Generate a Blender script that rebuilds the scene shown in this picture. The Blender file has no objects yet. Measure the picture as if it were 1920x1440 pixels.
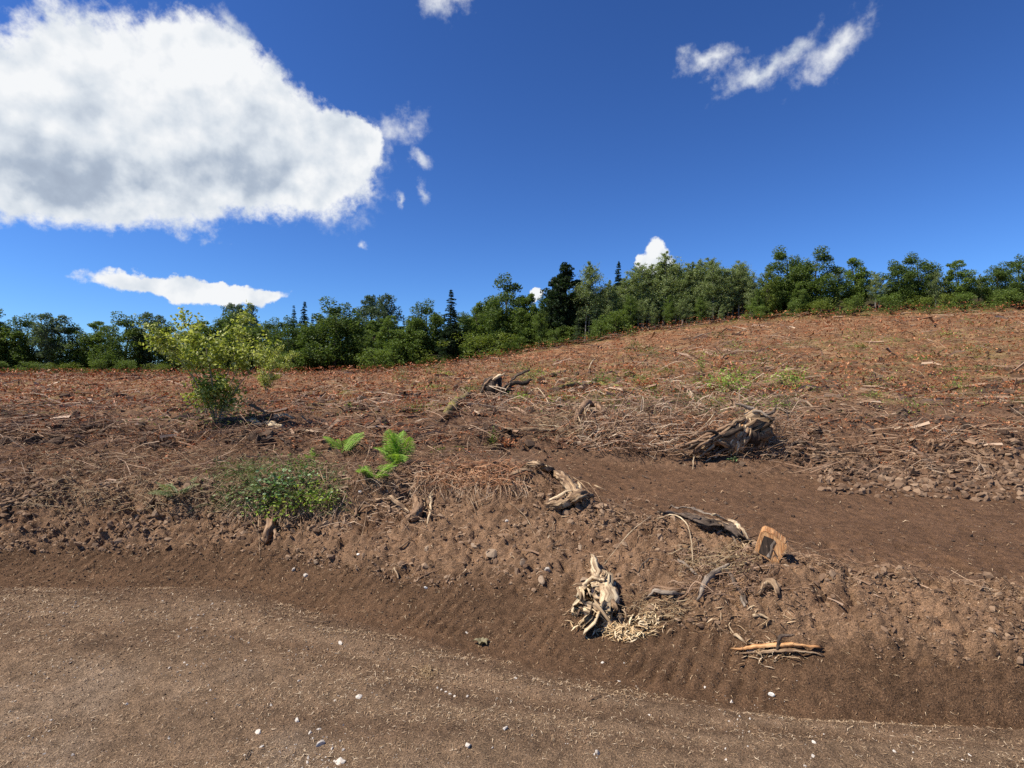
import bpy, math, random
import numpy as np
from mathutils import Vector, Matrix

# ------------------------------------------------------------------ camera, sky, sun, exposure
scn = bpy.context.scene
COL = scn.collection
CAM_Z = 1.6
F = 1040.0                       # focal length in pixels of the 1920 px wide frame
cam_d = bpy.data.cameras.new('camera'); cam = bpy.data.objects.new('camera', cam_d); COL.objects.link(cam)
cam.location = (0, 0, CAM_Z); cam.rotation_euler = (math.radians(90), 0, 0)
cam_d.sensor_width = 36; cam_d.lens = 36 * F / 1920; cam_d.clip_start = .05; cam_d.clip_end = 5000
scn.camera = cam
scn.view_settings.view_transform = 'Standard'; scn.view_settings.look = 'None'
scn.view_settings.gamma = 1; scn.view_settings.exposure = 0.55
try: scn.view_settings.use_curve_mapping = False
except Exception: pass
scn.cycles.max_bounces = 5; scn.cycles.diffuse_bounces = 3; scn.cycles.transparent_max_bounces = 6
scn.cycles.use_denoising = False

SUN_EL = math.radians(54)
SUN_DIR = Vector((-0.95, -0.30, 0)).normalized() * math.cos(SUN_EL) + Vector((0, 0, math.sin(SUN_EL)))
sd = bpy.data.lights.new('sun', 'SUN'); sun = bpy.data.objects.new('sun', sd); COL.objects.link(sun)
sd.energy = 5.0; sd.angle = math.radians(.5); sd.color = (1.0, .93, .83)
sun.rotation_euler = SUN_DIR.to_track_quat('Z', 'Y').to_euler()

world = bpy.data.worlds.new('World'); scn.world = world; world.use_nodes = True
SKY_STRENGTH = 0.069

class NG:
    def __init__(s, nt): s.nt = nt; s.n = nt.nodes; s.l = nt.links
    def new(s, t, **k):
        n = s.n.new(t)
        for a, b in k.items(): setattr(n, a, b)
        return n
    def put(s, sock, v):
        if isinstance(v, bpy.types.NodeSocket): s.l.new(v, sock)
        elif v is not None: sock.default_value = v
    def m(s, op, a, b=None, c=None, clamp=False):
        n = s.new('ShaderNodeMath', operation=op, use_clamp=clamp)
        s.put(n.inputs[0], a); s.put(n.inputs[1], b); s.put(n.inputs[2], c)
        return n.outputs[0]
    def vm(s, op, a, b=None, scale=None):
        n = s.new('ShaderNodeVectorMath', operation=op)
        s.put(n.inputs[0], a)
        if b is not None: s.put(n.inputs[1], b)
        if scale is not None: s.put(n.inputs['Scale'], scale)
        return n.outputs[0] if op not in ('DOT_PRODUCT', 'LENGTH') else n.outputs['Value']
    def noise(s, vec, scale, detail=4, rough=.55, dist=0):
        n = s.new('ShaderNodeTexNoise')
        if vec is not None: s.put(n.inputs['Vector'], vec)
        n.inputs['Scale'].default_value = scale; n.inputs['Detail'].default_value = detail
        n.inputs['Roughness'].default_value = rough; n.inputs['Distortion'].default_value = dist
        return n.outputs['Fac']
    def ramp(s, fac, stops, interp='LINEAR'):
        n = s.new('ShaderNodeValToRGB'); r = n.color_ramp; r.interpolation = interp
        while len(r.elements) < len(stops): r.elements.new(.5)
        for e, (p, c) in zip(r.elements, stops):
            e.position = p; e.color = (c, c, c, 1) if not hasattr(c, '__len__') else (*c, 1)
        s.put(n.inputs[0], fac); return n.outputs[0]
    def mix(s, f, a, b, blend='MIX'):
        n = s.new('ShaderNodeMix', data_type='RGBA', blend_type=blend)
        s.put(n.inputs[0], f); s.put(n.inputs[6], (*a, 1) if isinstance(a, tuple) else a)
        s.put(n.inputs[7], (*b, 1) if isinstance(b, tuple) else b)
        return n.outputs[2]
    def sstep(s, v, lo, hi):
        n = s.new('ShaderNodeMapRange', interpolation_type='SMOOTHSTEP')
        s.put(n.inputs[0], v); n.inputs[1].default_value = lo; n.inputs[2].default_value = hi
        return n.outputs[0]

def build_sky():
    g = NG(world.node_tree); g.n.clear()
    out = g.new('ShaderNodeOutputWorld'); bg = g.new('ShaderNodeBackground')
    sky = g.new('ShaderNodeTexSky', sky_type='NISHITA', sun_disc=False)
    sky.sun_elevation = SUN_EL; sky.sun_rotation = math.atan2(SUN_DIR.x, SUN_DIR.y)
    sky.altitude = 200; sky.air_density = 1.0; sky.dust_density = 0.15; sky.ozone_density = 4.0
    # clear, dry summer air: deepen the blue over the whole dome alike
    gm = g.new('ShaderNodeGamma'); g.put(gm.inputs[0], sky.outputs[0]); gm.inputs[1].default_value = 1.32
    skyc = g.mix(1.0, gm.outputs[0], (.41, .585, .83), 'MULTIPLY')
    tc = g.new('ShaderNodeTexCoord'); D = tc.outputs['Generated']
    sep = g.new('ShaderNodeSeparateXYZ'); g.put(sep.inputs[0], D)
    az = g.m('ARCTAN2', sep.outputs[0], sep.outputs[1])
    el = g.m('ARCSINE', sep.outputs[2])
    wn = g.new('ShaderNodeTexNoise'); g.put(wn.inputs['Vector'], D); wn.inputs['Scale'].default_value = 9; wn.inputs['Detail'].default_value = 7
    wn.inputs['Roughness'].default_value = .6
    wv = g.vm('SUBTRACT', wn.outputs['Color'], (.5, .5, .5))
    ws = g.new('ShaderNodeSeparateXYZ'); g.put(ws.inputs[0], wv)
    waz = g.m('MULTIPLY_ADD', ws.outputs[0], .10, az); wel = g.m('MULTIPLY_ADD', ws.outputs[1], .10, el)
    def ang(px, py):
        x, z = (px - 960) / F, (720 - py) / F
        return math.atan2(x, 1), math.atan2(z, math.hypot(1, x))
    def field(blobs):
        f = None
        for (px, py, rx, ry, rot) in blobs:
            a, e = ang(px, py); k = math.cos(a)
            da = g.m('SUBTRACT', waz, a); de = g.m('SUBTRACT', wel, e)
            c, s_ = math.cos(math.radians(rot)), math.sin(math.radians(rot))
            X = g.m('MULTIPLY_ADD', de, s_, g.m('MULTIPLY', da, c)); Y = g.m('MULTIPLY_ADD', de, c, g.m('MULTIPLY', da, -s_))
            X = g.m('MULTIPLY', X, F / rx * .92); Y = g.m('MULTIPLY', Y, F / ry * .92)
            d = g.m('SQRT', g.m('ADD', g.m('MULTIPLY', X, X), g.m('MULTIPLY', Y, Y)))
            v = g.m('SUBTRACT', 1, d)
            f = v if f is None else g.m('SMOOTH_MAX', f, v, .25)
        return f
    n1 = g.noise(D, 11, 9, .58); n2 = g.noise(D, 34, 6, .6); n3 = g.noise(g.vm('ADD', D, (3.1, 1.7, .4)), 5, 4, .5); n4 = g.noise(D, 60, 5, .62)
    # large cumulus on the left, going on out of the frame
    big = field([(370, 185, 100, 115, 0), (480, 245, 175, 100, -28), (440, 300, 170, 66, 0), (590, 280, 105, 75, -35), (290, 240, 240, 130, 0), (660, 258, 60, 42, -20), (80, 280, 260, 90, 0)])
    fb = g.m('ADD', big, g.m('MULTIPLY', g.m('SUBTRACT', n1, .5), .42))
    fb = g.m('ADD', fb, g.m('MULTIPLY', g.m('SUBTRACT', n2, .5), .16))
    a_big = g.sstep(g.m('ADD', fb, g.m('MULTIPLY', g.m('SUBTRACT', n4, .5), .35)), -.04, .22)
    wis = field([(735, 245, 74, 36, 22), (440, 50, 40, 24, -50), (700, 290, 48, 44, 40), (560, 380, 150, 40, 5), (790, 300, 26, 16, -30), (787, 362, 12, 22, 0), (750, 378, 9, 12, 0), (668, 452, 14, 9, 0)])
    fw = g.m('ADD', wis, g.m('MULTIPLY', g.m('SUBTRACT', n2, .5), 1.7))
    a_wis = g.m('MULTIPLY', g.sstep(g.m('ADD', fw, g.m('SUBTRACT', n4, .5)), .0, 1.4), .8)
    rt = field([(1345, 122, 62, 20, 8), (1435, 128, 74, 22, 20), (1478, 104, 50, 26, 40), (1555, 100, 70, 34, 20), (828, 14, 44, 34, 60), (860, -10, 50, 30, 0), (1330, 122, 50, 20, -40)])
    fr = g.m('ADD', rt, g.m('MULTIPLY', g.m('SUBTRACT', n2, .5), 2.1))
    a_rt = g.m('MULTIPLY', g.sstep(fr, .0, 1.35), .95)
    low = field([(425, 540, 88, 17, -3), (340, 540, 120, 22, 0), (1235, 468, 24, 24, 0), (1240, 497, 34, 26, 0), (1215, 492, 20, 20, 0), (1018, 560, 22, 11, 35)])
    fl = g.m('ADD', low, g.m('MULTIPLY', g.m('SUBTRACT', n2, .5), .75))
    a_low = g.sstep(fl, -.04, .22)
    alpha = g.m('MAXIMUM', g.m('MAXIMUM', a_big, a_wis), g.m('MAXIMUM', a_rt, a_low))
    # light on the cloud: the noise sampled again a little towards the sun gives the relief
    toff = tuple(SUN_DIR * .05)
    nb = g.noise(D, 6.5, 5, .46); ns = g.noise(g.vm('ADD', D, toff), 6.5, 5, .46)
    nc = g.noise(D, 18, 5, .5); nd = g.noise(g.vm('ADD', D, tuple(SUN_DIR * .02)), 18, 5, .5)
    relief = g.m('ADD', g.m('MULTIPLY', g.m('SUBTRACT', nb, ns), 1.1), g.m('MULTIPLY', g.m('SUBTRACT', nc, nd), .9))
    thick = g.sstep(fb, .12, .95)
    vert = g.sstep(el, .42, .20)            # base of the cloud lies in its own shade
    sh = g.m('MULTIPLY', thick, g.m('MULTIPLY_ADD', vert, .75, .10))
    lit = g.m('SUBTRACT', g.m('ADD', .93, relief), g.m('MULTIPLY', sh, .85))
    lit = g.m('ADD', lit, g.m('MULTIPLY', g.m('SUBTRACT', n3, .5), .12))
    cc = g.ramp(lit, [(0, (.28, .34, .46)), (.5, (.46, .54, .66)), (.78, (.76, .82, .89)), (1, (.98, 1.0, 1.02))])
    inv = .64 / SKY_STRENGTH
    cc = g.mix(1.0, cc, (inv, inv, inv), 'MULTIPLY')
    g.put(bg.inputs[0], g.mix(alpha, skyc, cc)); bg.inputs[1].default_value = SKY_STRENGTH
    g.l.new(bg.outputs[0], out.inputs[0])
build_sky()

# ------------------------------------------------------------------ small library
RNG = np.random.default_rng(7); random.seed(7)

_perm = np.random.default_rng(11).permutation(4096)
_gr = np.random.default_rng(12).normal(size=(4096, 3)); _gr /= np.linalg.norm(_gr, axis=1)[:, None]
def _h(i, j, k): return _perm[(_perm[(_perm[i & 4095] + j) & 4095] + k) & 4095]
def gnoise(x, y, z=None):
    z = np.zeros_like(x) if z is None else z
    xi, yi, zi = np.floor(x).astype(int), np.floor(y).astype(int), np.floor(z).astype(int)
    xf, yf, zf = x - xi, y - yi, z - zi
    u, v, w = [t * t * t * (t * (t * 6 - 15) + 10) for t in (xf, yf, zf)]
    r = 0
    for a in (0, 1):
        for b in (0, 1):
            for c in (0, 1):
                g = _gr[_h(xi + a, yi + b, zi + c)]
                d = g[..., 0] * (xf - a) + g[..., 1] * (yf - b) + g[..., 2] * (zf - c)
                r = r + d * (u if a else 1 - u) * (v if b else 1 - v) * (w if c else 1 - w)
    return r * 1.5
def fbm(x, y, f=1., o=4, rough=.5, z=0.):
    s = 0; a = 1.; n = 0
    for k in range(o):
        s = s + a * gnoise(x * f, y * f, np.full_like(x, z + k * 7.3)); n += a; f *= 2.03; a *= rough
    return s / n
def smooth(v, a, b):
    t = np.clip((v - a) / (b - a), 0, 1); return t * t * (3 - 2 * t)

def pchip(xk, yk, x):
    xk = np.asarray(xk, float); yk = np.asarray(yk, float)
    h = np.diff(xk); dl = np.diff(yk) / h; m = np.zeros_like(yk)
    for i in range(1, len(xk) - 1):
        if dl[i - 1] * dl[i] > 0:
            w1 = 2 * h[i] + h[i - 1]; w2 = h[i] + 2 * h[i - 1]; m[i] = (w1 + w2) / (w1 / dl[i - 1] + w2 / dl[i])
    m[0], m[-1] = dl[0], dl[-1]
    i = np.clip(np.searchsorted(xk, x) - 1, 0, len(h) - 1)
    xx = np.clip(x, xk[0], xk[-1]); t = (xx - xk[i]) / h[i]
    return ((2*t**3 - 3*t**2 + 1) * yk[i] + (t**3 - 2*t**2 + t) * h[i] * m[i] + (-2*t**3 + 3*t**2) * yk[i+1] + (t**3 - t**2) * h[i] * m[i+1])

def np_mesh(name, V, Fc, mat, attrs=None, smooth_=False):
    """one mesh from arrays; Fc: (n,k) faces of k corners"""
    V = np.ascontiguousarray(V, np.float32).reshape(-1, 3); Fc = np.ascontiguousarray(Fc, np.int32)
    me = bpy.data.meshes.new(name); k = Fc.shape[1]; n = len(Fc)
    me.vertices.add(len(V)); me.vertices.foreach_set('co', V.ravel())
    me.loops.add(n * k); me.loops.foreach_set('vertex_index', Fc.ravel())
    me.polygons.add(n); me.polygons.foreach_set('loop_start', np.arange(0, n * k, k, dtype=np.int32))
    try: me.polygons.foreach_set('loop_total', np.full(n, k, np.int32))
    except Exception: pass
    me.polygons.foreach_set('use_smooth', np.full(n, smooth_))
    me.update(calc_edges=True)
    for an, (ty, arr) in (attrs or {}).items():
        a = me.attributes.new(an, ty, 'POINT')
        a.data.foreach_set('color' if ty == 'FLOAT_COLOR' else ('vector' if ty == 'FLOAT_VECTOR' else 'value'), np.ascontiguousarray(arr, np.float32).ravel())
    me.materials.append(mat); return me

def tag(o, label=None, cat=None, group=None, kind=None):
    if label: o['label'] = label
    if cat: o['category'] = cat
    if group: o['group'] = group
    if kind: o['kind'] = kind
    return o
def link(name, me, parent=None, loc=None):
    o = bpy.data.objects.new(name, me); COL.objects.link(o)
    if parent is not None: o.parent = parent
    if loc is not None: o.location = loc
    return o
def empty(name, loc=(0, 0, 0), rz=0):
    o = bpy.data.objects.new(name, None); COL.objects.link(o); o.location = loc; o.rotation_euler[2] = rz
    o.empty_display_size = .1; return o
def copy_tree(o, parent=None):
    c = o.copy(); COL.objects.link(c)
    if parent is not None: c.parent = parent
    for ch in [x for x in o.children]: copy_tree(ch, c)
    return c

# ------------------------------------------------------------------ materials
def new_mat(name):
    m = bpy.data.materials.new(name); m.use_nodes = True; g = NG(m.node_tree); g.n.clear()
    out = g.new('ShaderNodeOutputMaterial'); b = g.new('ShaderNodeBsdfPrincipled')
    b.inputs['Roughness'].default_value = .9
    try: b.inputs['Specular IOR Level'].default_value = .25
    except Exception: pass
    g.l.new(b.outputs[0], out.inputs[0]); return m, g, b, out
def bump(g, b, h, dist, strength=1.):
    n = g.new('ShaderNodeBump'); n.inputs['Strength'].default_value = strength; n.inputs['Distance'].default_value = dist
    g.put(n.inputs['Height'], h); g.l.new(n.outputs[0], b.inputs['Normal'])

def wood_mat(name, stops, gs=(5, 62, 62), bd=.010, rough=.85, moss=None):
    m, g, b, out = new_mat(name)
    at = g.new('ShaderNodeAttribute', attribute_name='grain')
    v = g.vm('MULTIPLY', at.outputs['Vector'], gs)
    n = g.noise(v, 1.0, 5, .62, .3); n2 = g.noise(at.outputs['Vector'], 9, 4, .6)
    f = g.m('ADD', g.m('MULTIPLY', n, .8), g.m('MULTIPLY', g.m('SUBTRACT', n2, .25), .45))
    c = g.ramp(f, stops)
    if moss:
        ge = g.new('ShaderNodeNewGeometry'); s = g.new('ShaderNodeSeparateXYZ'); g.put(s.inputs[0], ge.outputs['Normal'])
        k = g.m('MULTIPLY', g.sstep(s.outputs[2], -.1, .5), g.sstep(g.noise(at.outputs['Vector'], 6, 3), .38, .55))
        mc = g.ramp(g.noise(at.outputs['Vector'], 60, 3), [(.3, moss[0]), (.7, moss[1])])
        c = g.mix(k, c, mc)
    g.put(b.inputs['Base Color'], c); b.inputs['Roughness'].default_value = rough
    bump(g, b, n, bd, .9); return m
M = {}
M['pale'] = wood_mat('pale_wood', [(.34, (.10, .06, .035)), (.45, (.30, .205, .12)), (.56, (.56, .43, .26)), (.74, (.74, .62, .42))], bd=.006)
M['weather'] = wood_mat('weathered_wood', [(.30, (.055, .035, .022)), (.46, (.15, .092, .052)), (.56, (.33, .22, .125)), (.70, (.52, .39, .24))])
M['grey'] = wood_mat('grey_wood', [(.32, (.06, .045, .035)), (.48, (.19, .145, .105)), (.7, (.38, .31, .23))])
M['bark'] = wood_mat('dark_bark', [(.32, (.025, .018, .013)), (.5, (.085, .06, .042)), (.72, (.19, .14, .10))], gs=(14, 34, 34), bd=.02)
M['root'] = wood_mat('root_wood', [(.32, (.07, .04, .024)), (.5, (.21, .125, .07)), (.72, (.36, .24, .145))])
M['orange'] = wood_mat('fresh_orange_wood', [(.30, (.20, .075, .025)), (.45, (.42, .19, .07)), (.58, (.60, .34, .15)), (.75, (.70, .48, .26))], gs=(2.5, 90, 90))
M['rot'] = wood_mat('rot_and_shade', [(.35, (.012, .009, .007)), (.6, (.06, .04, .026)), (.8, (.15, .10, .06))], gs=(6, 50, 50), bd=.008)  # rotten wood; also the painted shade in the hillside stump's hollow
M['moss'] = wood_mat('mossy_bark', [(.32, (.04, .03, .02)), (.55, (.16, .11, .06)), (.75, (.30, .22, .12))], moss=((.09, .08, .015), (.24, .20, .05)), bd=.008)
M['trunk'] = wood_mat('grey_trunk_bark', [(.35, (.09, .08, .065)), (.55, (.22, .20, .17)), (.75, (.36, .34, .30))], gs=(3, 8, 8), bd=.01)
M['trunk_dark'] = wood_mat('brown_trunk_bark', [(.35, (.025, .02, .015)), (.55, (.07, .055, .04)), (.75, (.13, .10, .08))], gs=(3, 8, 8), bd=.02)

def leaf_mat(name, cols, trans=.35, rough=.55, tcol=None):
    m, g, b, out = new_mat(name)
    ge = g.new('ShaderNodeNewGeometry'); oi = g.new('ShaderNodeObjectInfo')
    r = ge.outputs['Random Per Island']
    r = g.m('ADD', g.m('MULTIPLY', r, .8), g.m('MULTIPLY', oi.outputs['Random'], .2))
    n = len(cols); c = g.ramp(r, [(i / (n - 1), cc) for i, cc in enumerate(cols)])
    g.put(b.inputs['Base Color'], c); b.inputs['Roughness'].default_value = rough
    t = g.new('ShaderNodeBsdfTranslucent'); g.put(t.inputs[0], g.mix(1.0, c, tcol or (1.3, 1.35, .7), 'MULTIPLY'))
    mx = g.new('ShaderNodeMixShader'); mx.inputs[0].default_value = trans
    g.l.new(b.outputs[0], mx.inputs[1]); g.l.new(t.outputs[0], mx.inputs[2]); g.l.new(mx.outputs[0], out.inputs[0])
    return m
M['lf_dark'] = leaf_mat('dark_leaves', [(0.037, 0.064, 0.014), (0.067, 0.108, 0.022), (0.108, 0.156, 0.034), (0.157, 0.204, 0.050)])
M['lf_oak'] = leaf_mat('very_dark_leaves', [(0.012, 0.024, 0.011), (0.022, 0.041, 0.014), (0.042, 0.070, 0.024)])
M['lf_mid'] = leaf_mat('mid_green_leaves', [(0.077, 0.118, 0.020), (0.127, 0.185, 0.035), (0.187, 0.241, 0.060)])
M['lf_alder'] = leaf_mat('silvery_green_leaves', [(0.105, 0.144, 0.045), (0.165, 0.213, 0.075), (0.242, 0.287, 0.120), (0.330, 0.380, 0.190)])
M['lf_conifer'] = leaf_mat('conifer_needles', [(0.017, 0.039, 0.022), (0.031, 0.063, 0.031), (0.053, 0.095, 0.045)], trans=.1)
M['lf_blue'] = leaf_mat('far_blue_green_leaves', [(.05, .08, .045), (.085, .12, .065), (.13, .17, .095)])
M['lf_bright'] = leaf_mat('bright_green_leaves', [(.085, .12, .018), (.14, .18, .028), (.20, .24, .05)])
M['lf_sap'] = leaf_mat('yellow_green_leaves', [(0.096, 0.132, 0.018), (0.192, 0.228, 0.036), (0.312, 0.336, 0.060), (0.504, 0.516, 0.192), (0.720, 0.720, 0.432)], trans=.4)
M['lf_fern'] = leaf_mat('fern_leaf', [(.12, .22, .022), (.20, .34, .04), (.32, .46, .09)], trans=.35)
M['lf_fern_dull'] = leaf_mat('dull_fern_leaf', [(.09, .13, .035), (.17, .21, .07), (.30, .33, .17)], trans=.25)
M['lf_lime'] = leaf_mat('lime_leaves', [(.06, .11, .015), (.16, .25, .03), (.34, .42, .08), (.5, .52, .2)], trans=.35)
M['lf_ivy'] = leaf_mat('ivy_leaves', [(.03, .065, .018), (.07, .13, .035), (.17, .26, .10), (.36, .42, .24)], trans=.15, rough=.35)
M['dead'] = leaf_mat('dead_red_leaves', [(0.104, 0.029, 0.010), (0.257, 0.072, 0.023), (0.399, 0.132, 0.047), (0.494, 0.221, 0.094), (0.589, 0.340, 0.179)], trans=.15, tcol=(1.2, .8, .5))
M['dead_br'] = leaf_mat('dead_bracken', [(0.069, 0.028, 0.012), (0.184, 0.074, 0.031), (0.313, 0.135, 0.058), (0.423, 0.213, 0.100), (0.552, 0.344, 0.192)], trans=.1, tcol=(1.2, .8, .5))
M['twigs'] = leaf_mat('dead_twigs', [(0.060, 0.030, 0.016), (0.162, 0.086, 0.045), (0.281, 0.164, 0.090), (0.391, 0.254, 0.148), (0.544, 0.410, 0.273)], trans=0)
M['slash'] = leaf_mat('brown_slash_twigs', [(.05, .026, .015), (.12, .066, .036), (.21, .125, .070), (.32, .20, .12), (.55, .42, .28)], trans=0)
M['shred'] = leaf_mat('wood_shreds', [(.12, .07, .035), (.24, .145, .075), (.36, .24, .13), (.48, .35, .21), (.6, .48, .33)], trans=0)
M['splinter'] = leaf_mat('pale_splinters', [(.28, .16, .07), (.5, .34, .17), (.66, .51, .30), (.78, .66, .45)], trans=0)
M['straw'] = leaf_mat('dry_grass', [(.20, .12, .06), (.34, .23, .12), (.48, .36, .2)], trans=.2, tcol=(1.2, 1, .6))
M['grassy'] = leaf_mat('thin_green_grass', [(.06, .08, .02), (.12, .15, .04), (.22, .22, .09)], trans=.3)
M['leafdry'] = leaf_mat('dried_olive_leaf', [(.14, .12, .06), (.24, .20, .11), (.34, .29, .18)], trans=.1)
M['clod'] = leaf_mat('soil_clods', [(.095, .056, .033), (.16, .098, .058), (.24, .155, .094), (.34, .235, .145)], trans=0, rough=1)
M['clod_dark'] = leaf_mat('moist_soil_clods', [(.045, .027, .018), (.075, .047, .03), (.12, .08, .052)], trans=0, rough=1)
def stone_mat(name, a, b_):
    m, g, b, out = new_mat(name)
    tc = g.new('ShaderNodeTexCoord'); oi = g.new('ShaderNodeObjectInfo'); ge = g.new('ShaderNodeNewGeometry')
    n = g.noise(tc.outputs['Object'], 2.5, 5, .6)
    c = g.ramp(g.m('ADD', g.m('MULTIPLY', n, .6), g.m('MULTIPLY', ge.outputs['Random Per Island'], .4)), [(.25, a), (.7, b_)])
    g.put(b.inputs['Base Color'], c); return m
M['stone'] = stone_mat('pale_stone', (.22, .185, .145), (.52, .46, .38))
M['gravel'] = stone_mat('grey_gravel', (.15, .12, .09), (.42, .36, .29))
M['white'] = stone_mat('white_stone', (.48, .43, .34), (.78, .73, .62))
M['brownstone'] = stone_mat('earthy_stone', (.17, .115, .072), (.28, .20, .13))
M['yellow'] = stone_mat('yellow_fungus', (.75, .42, .05), (.85, .68, .22))

def ground_mat():
    m, g, b, out = new_mat('ground_soil')
    at = g.new('ShaderNodeAttribute', attribute_name='soil')
    ge = g.new('ShaderNodeNewGeometry'); P = ge.outputs['Position']
    n1 = g.noise(P, 14, 6, .65); n2 = g.noise(P, 120, 5, .7); n3 = g.noise(P, 2.2, 4, .55); n4 = g.noise(P, 420, 2, .6)
    k = g.ramp(n1, [(.3, .62), (.5, 1.0), (.72, 1.35)]); c = g.mix(1.0, at.outputs['Color'], k, 'MULTIPLY')
    k = g.ramp(n2, [(.3, .42), (.5, 1.0), (.7, 1.75)]); c = g.mix(1.0, c, k, 'MULTIPLY')
    k = g.ramp(n3, [(.3, .86), (.7, 1.14)]); c = g.mix(1.0, c, k, 'MULTIPLY')
    k = g.ramp(n4, [(.3, .62), (.52, 1.0), (.66, 1.9)]); c = g.mix(1.0, c, k, 'MULTIPLY')
    g.put(b.inputs['Base Color'], c); b.inputs['Roughness'].default_value = 1
    b.inputs['Specular IOR Level'].default_value = .1
    h = g.m('ADD', g.m('MULTIPLY', n1, 1.0), g.m('ADD', g.m('MULTIPLY', n2, .35), g.m('MULTIPLY', n4, .12)))
    bump(g, b, h, .05, .9); return m
M['ground'] = ground_mat()

# ------------------------------------------------------------------ the ground
# profile lines across the slope, given as (distance, height) under thirteen bearings
PX = [-400, 0, 210, 420, 555, 690, 825, 960, 1095, 1230, 1365, 1500, 1710, 1920, 2300]
def L(py, d=None, z=None):
    """heights (or distances) of one line; py for the nine bearings 420..1500, others continue"""
    py = list(py); e = (py[-1] - py[-2])
    py = [py[0]] * 3 + py + [py[-1] + e * .8, py[-1] + e * 1.3, py[-1] + e * 1.6]
    if z is not None: d = [(CAM_Z - z) * F / (p - 720) for p in py]
    else:
        d = list(d); e = d[-1] - d[-2]; d = [d[0]] * 3 + d + [d[-1] + e * .6, d[-1] + e * .9, d[-1] + e * 1.0]
    zz = [CAM_Z - (p - 720) / F * dd for p, dd in zip(py, d)]
    return np.array(d), np.array(zz)
def flat(d, z): n = len(PX); return np.full(n, float(d)), np.full(n, float(z))
LINES = [
 flat(-25, 0), flat(1.0, 0), flat(2.2, 0),
 L([1095, 1130, 1165, 1200, 1232, 1262, 1290, 1312, 1332], z=-.04),
 L([1035, 1050, 1080, 1095, 1105, 1135, 1165, 1190, 1220], z=.12),
 L([960, 965, 960, 925, 905, 975, 1000, 1025, 1070], d=[5.35, 5.2, 5.1, 5.2, 5.15, 4.6, 4.3, 4.0, 3.6]),
 L([915, 912, 893, 874, 872, 940, 974, 1002, 1048], d=[5.5, 5.36, 5.28, 5.40, 5.36, 4.82, 4.5, 4.2, 3.82]),
 L([880, 885, 878, 866, 871, 934, 965, 990, 1030], d=[6.1, 6.0, 5.9, 6.0, 5.9, 5.2, 4.9, 4.6, 4.3]),
 L([840, 845, 850, 845, 848, 862, 878, 885, 895], d=[6.8, 6.7, 6.5, 6.7, 6.9, 6.9, 6.8, 6.7, 6.6]),
 L([800, 803, 808, 800, 790, 785, 780, 785, 790], d=[7.7, 7.6, 7.6, 7.8, 8, 8, 8, 8, 8]),
 L([762, 760, 757, 752, 748, 743, 740, 738, 735], d=[12] * 9),
 L([734, 732, 727, 720, 708, 700, 692, 684, 678], d=[22] * 9),
 L([714, 713, 710, 700, 684, 670, 651, 638, 628], d=[42] * 9),
 L([706, 703, 699, 687, 665, 643, 620, 605, 595], d=[80, 80, 80, 78, 75, 72, 70, 67, 65]),
]
_d, _z = LINES[-1]
_z2 = CAM_Z + (_z - CAM_Z) * (_d + 30) / _d + 2.6
LINES.append((_d + 30, _z2)); LINES.append((np.full(len(PX), 900.), _z2 + 1.0))
SEG = [8, 16, 120, 95, 100, 40, 26, 90, 64, 56, 50, 50, 40, 6, 6]
G0 = 3.0
def gof(d): return np.sqrt(d * d + G0 * G0)
U = np.concatenate([np.linspace(-1.9, -.95, 40, endpoint=False), np.linspace(-.95, .95, 600), np.linspace(.95, 1.9, 41)[1:]])
S = np.concatenate([i + np.linspace(0, 1, n, endpoint=False) for i, n in enumerate(SEG)] + [[float(len(SEG))]])
def build_grid():
    nl = len(LINES); A = np.zeros((nl, len(U))); B = np.zeros((nl, len(U)))
    for i, (d, z) in enumerate(LINES):
        x = (np.array(PX) - 960) / F * np.maximum(d, 2.0) if i else (np.array(PX) - 960) / F * 25
        u = x / gof(d); A[i] = pchip(u, d, U); B[i] = pchip(u, z, U)
    D = np.zeros((len(U), len(S))); Z = np.zeros_like(D); k = np.arange(nl)
    for j in range(len(U)):
        D[j] = pchip(k, A[:, j], S); Z[j] = pchip(k, B[:, j], S)
    return D, Z
GD, GZ = build_grid()
GX = U[:, None] * gof(GD); GY = GD.copy()
SS = np.broadcast_to(S[None, :], GX.shape)
def band(a, b, w=.25): return smooth(SS, a - w, a + w) * (1 - smooth(SS, b - w, b + w))
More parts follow.
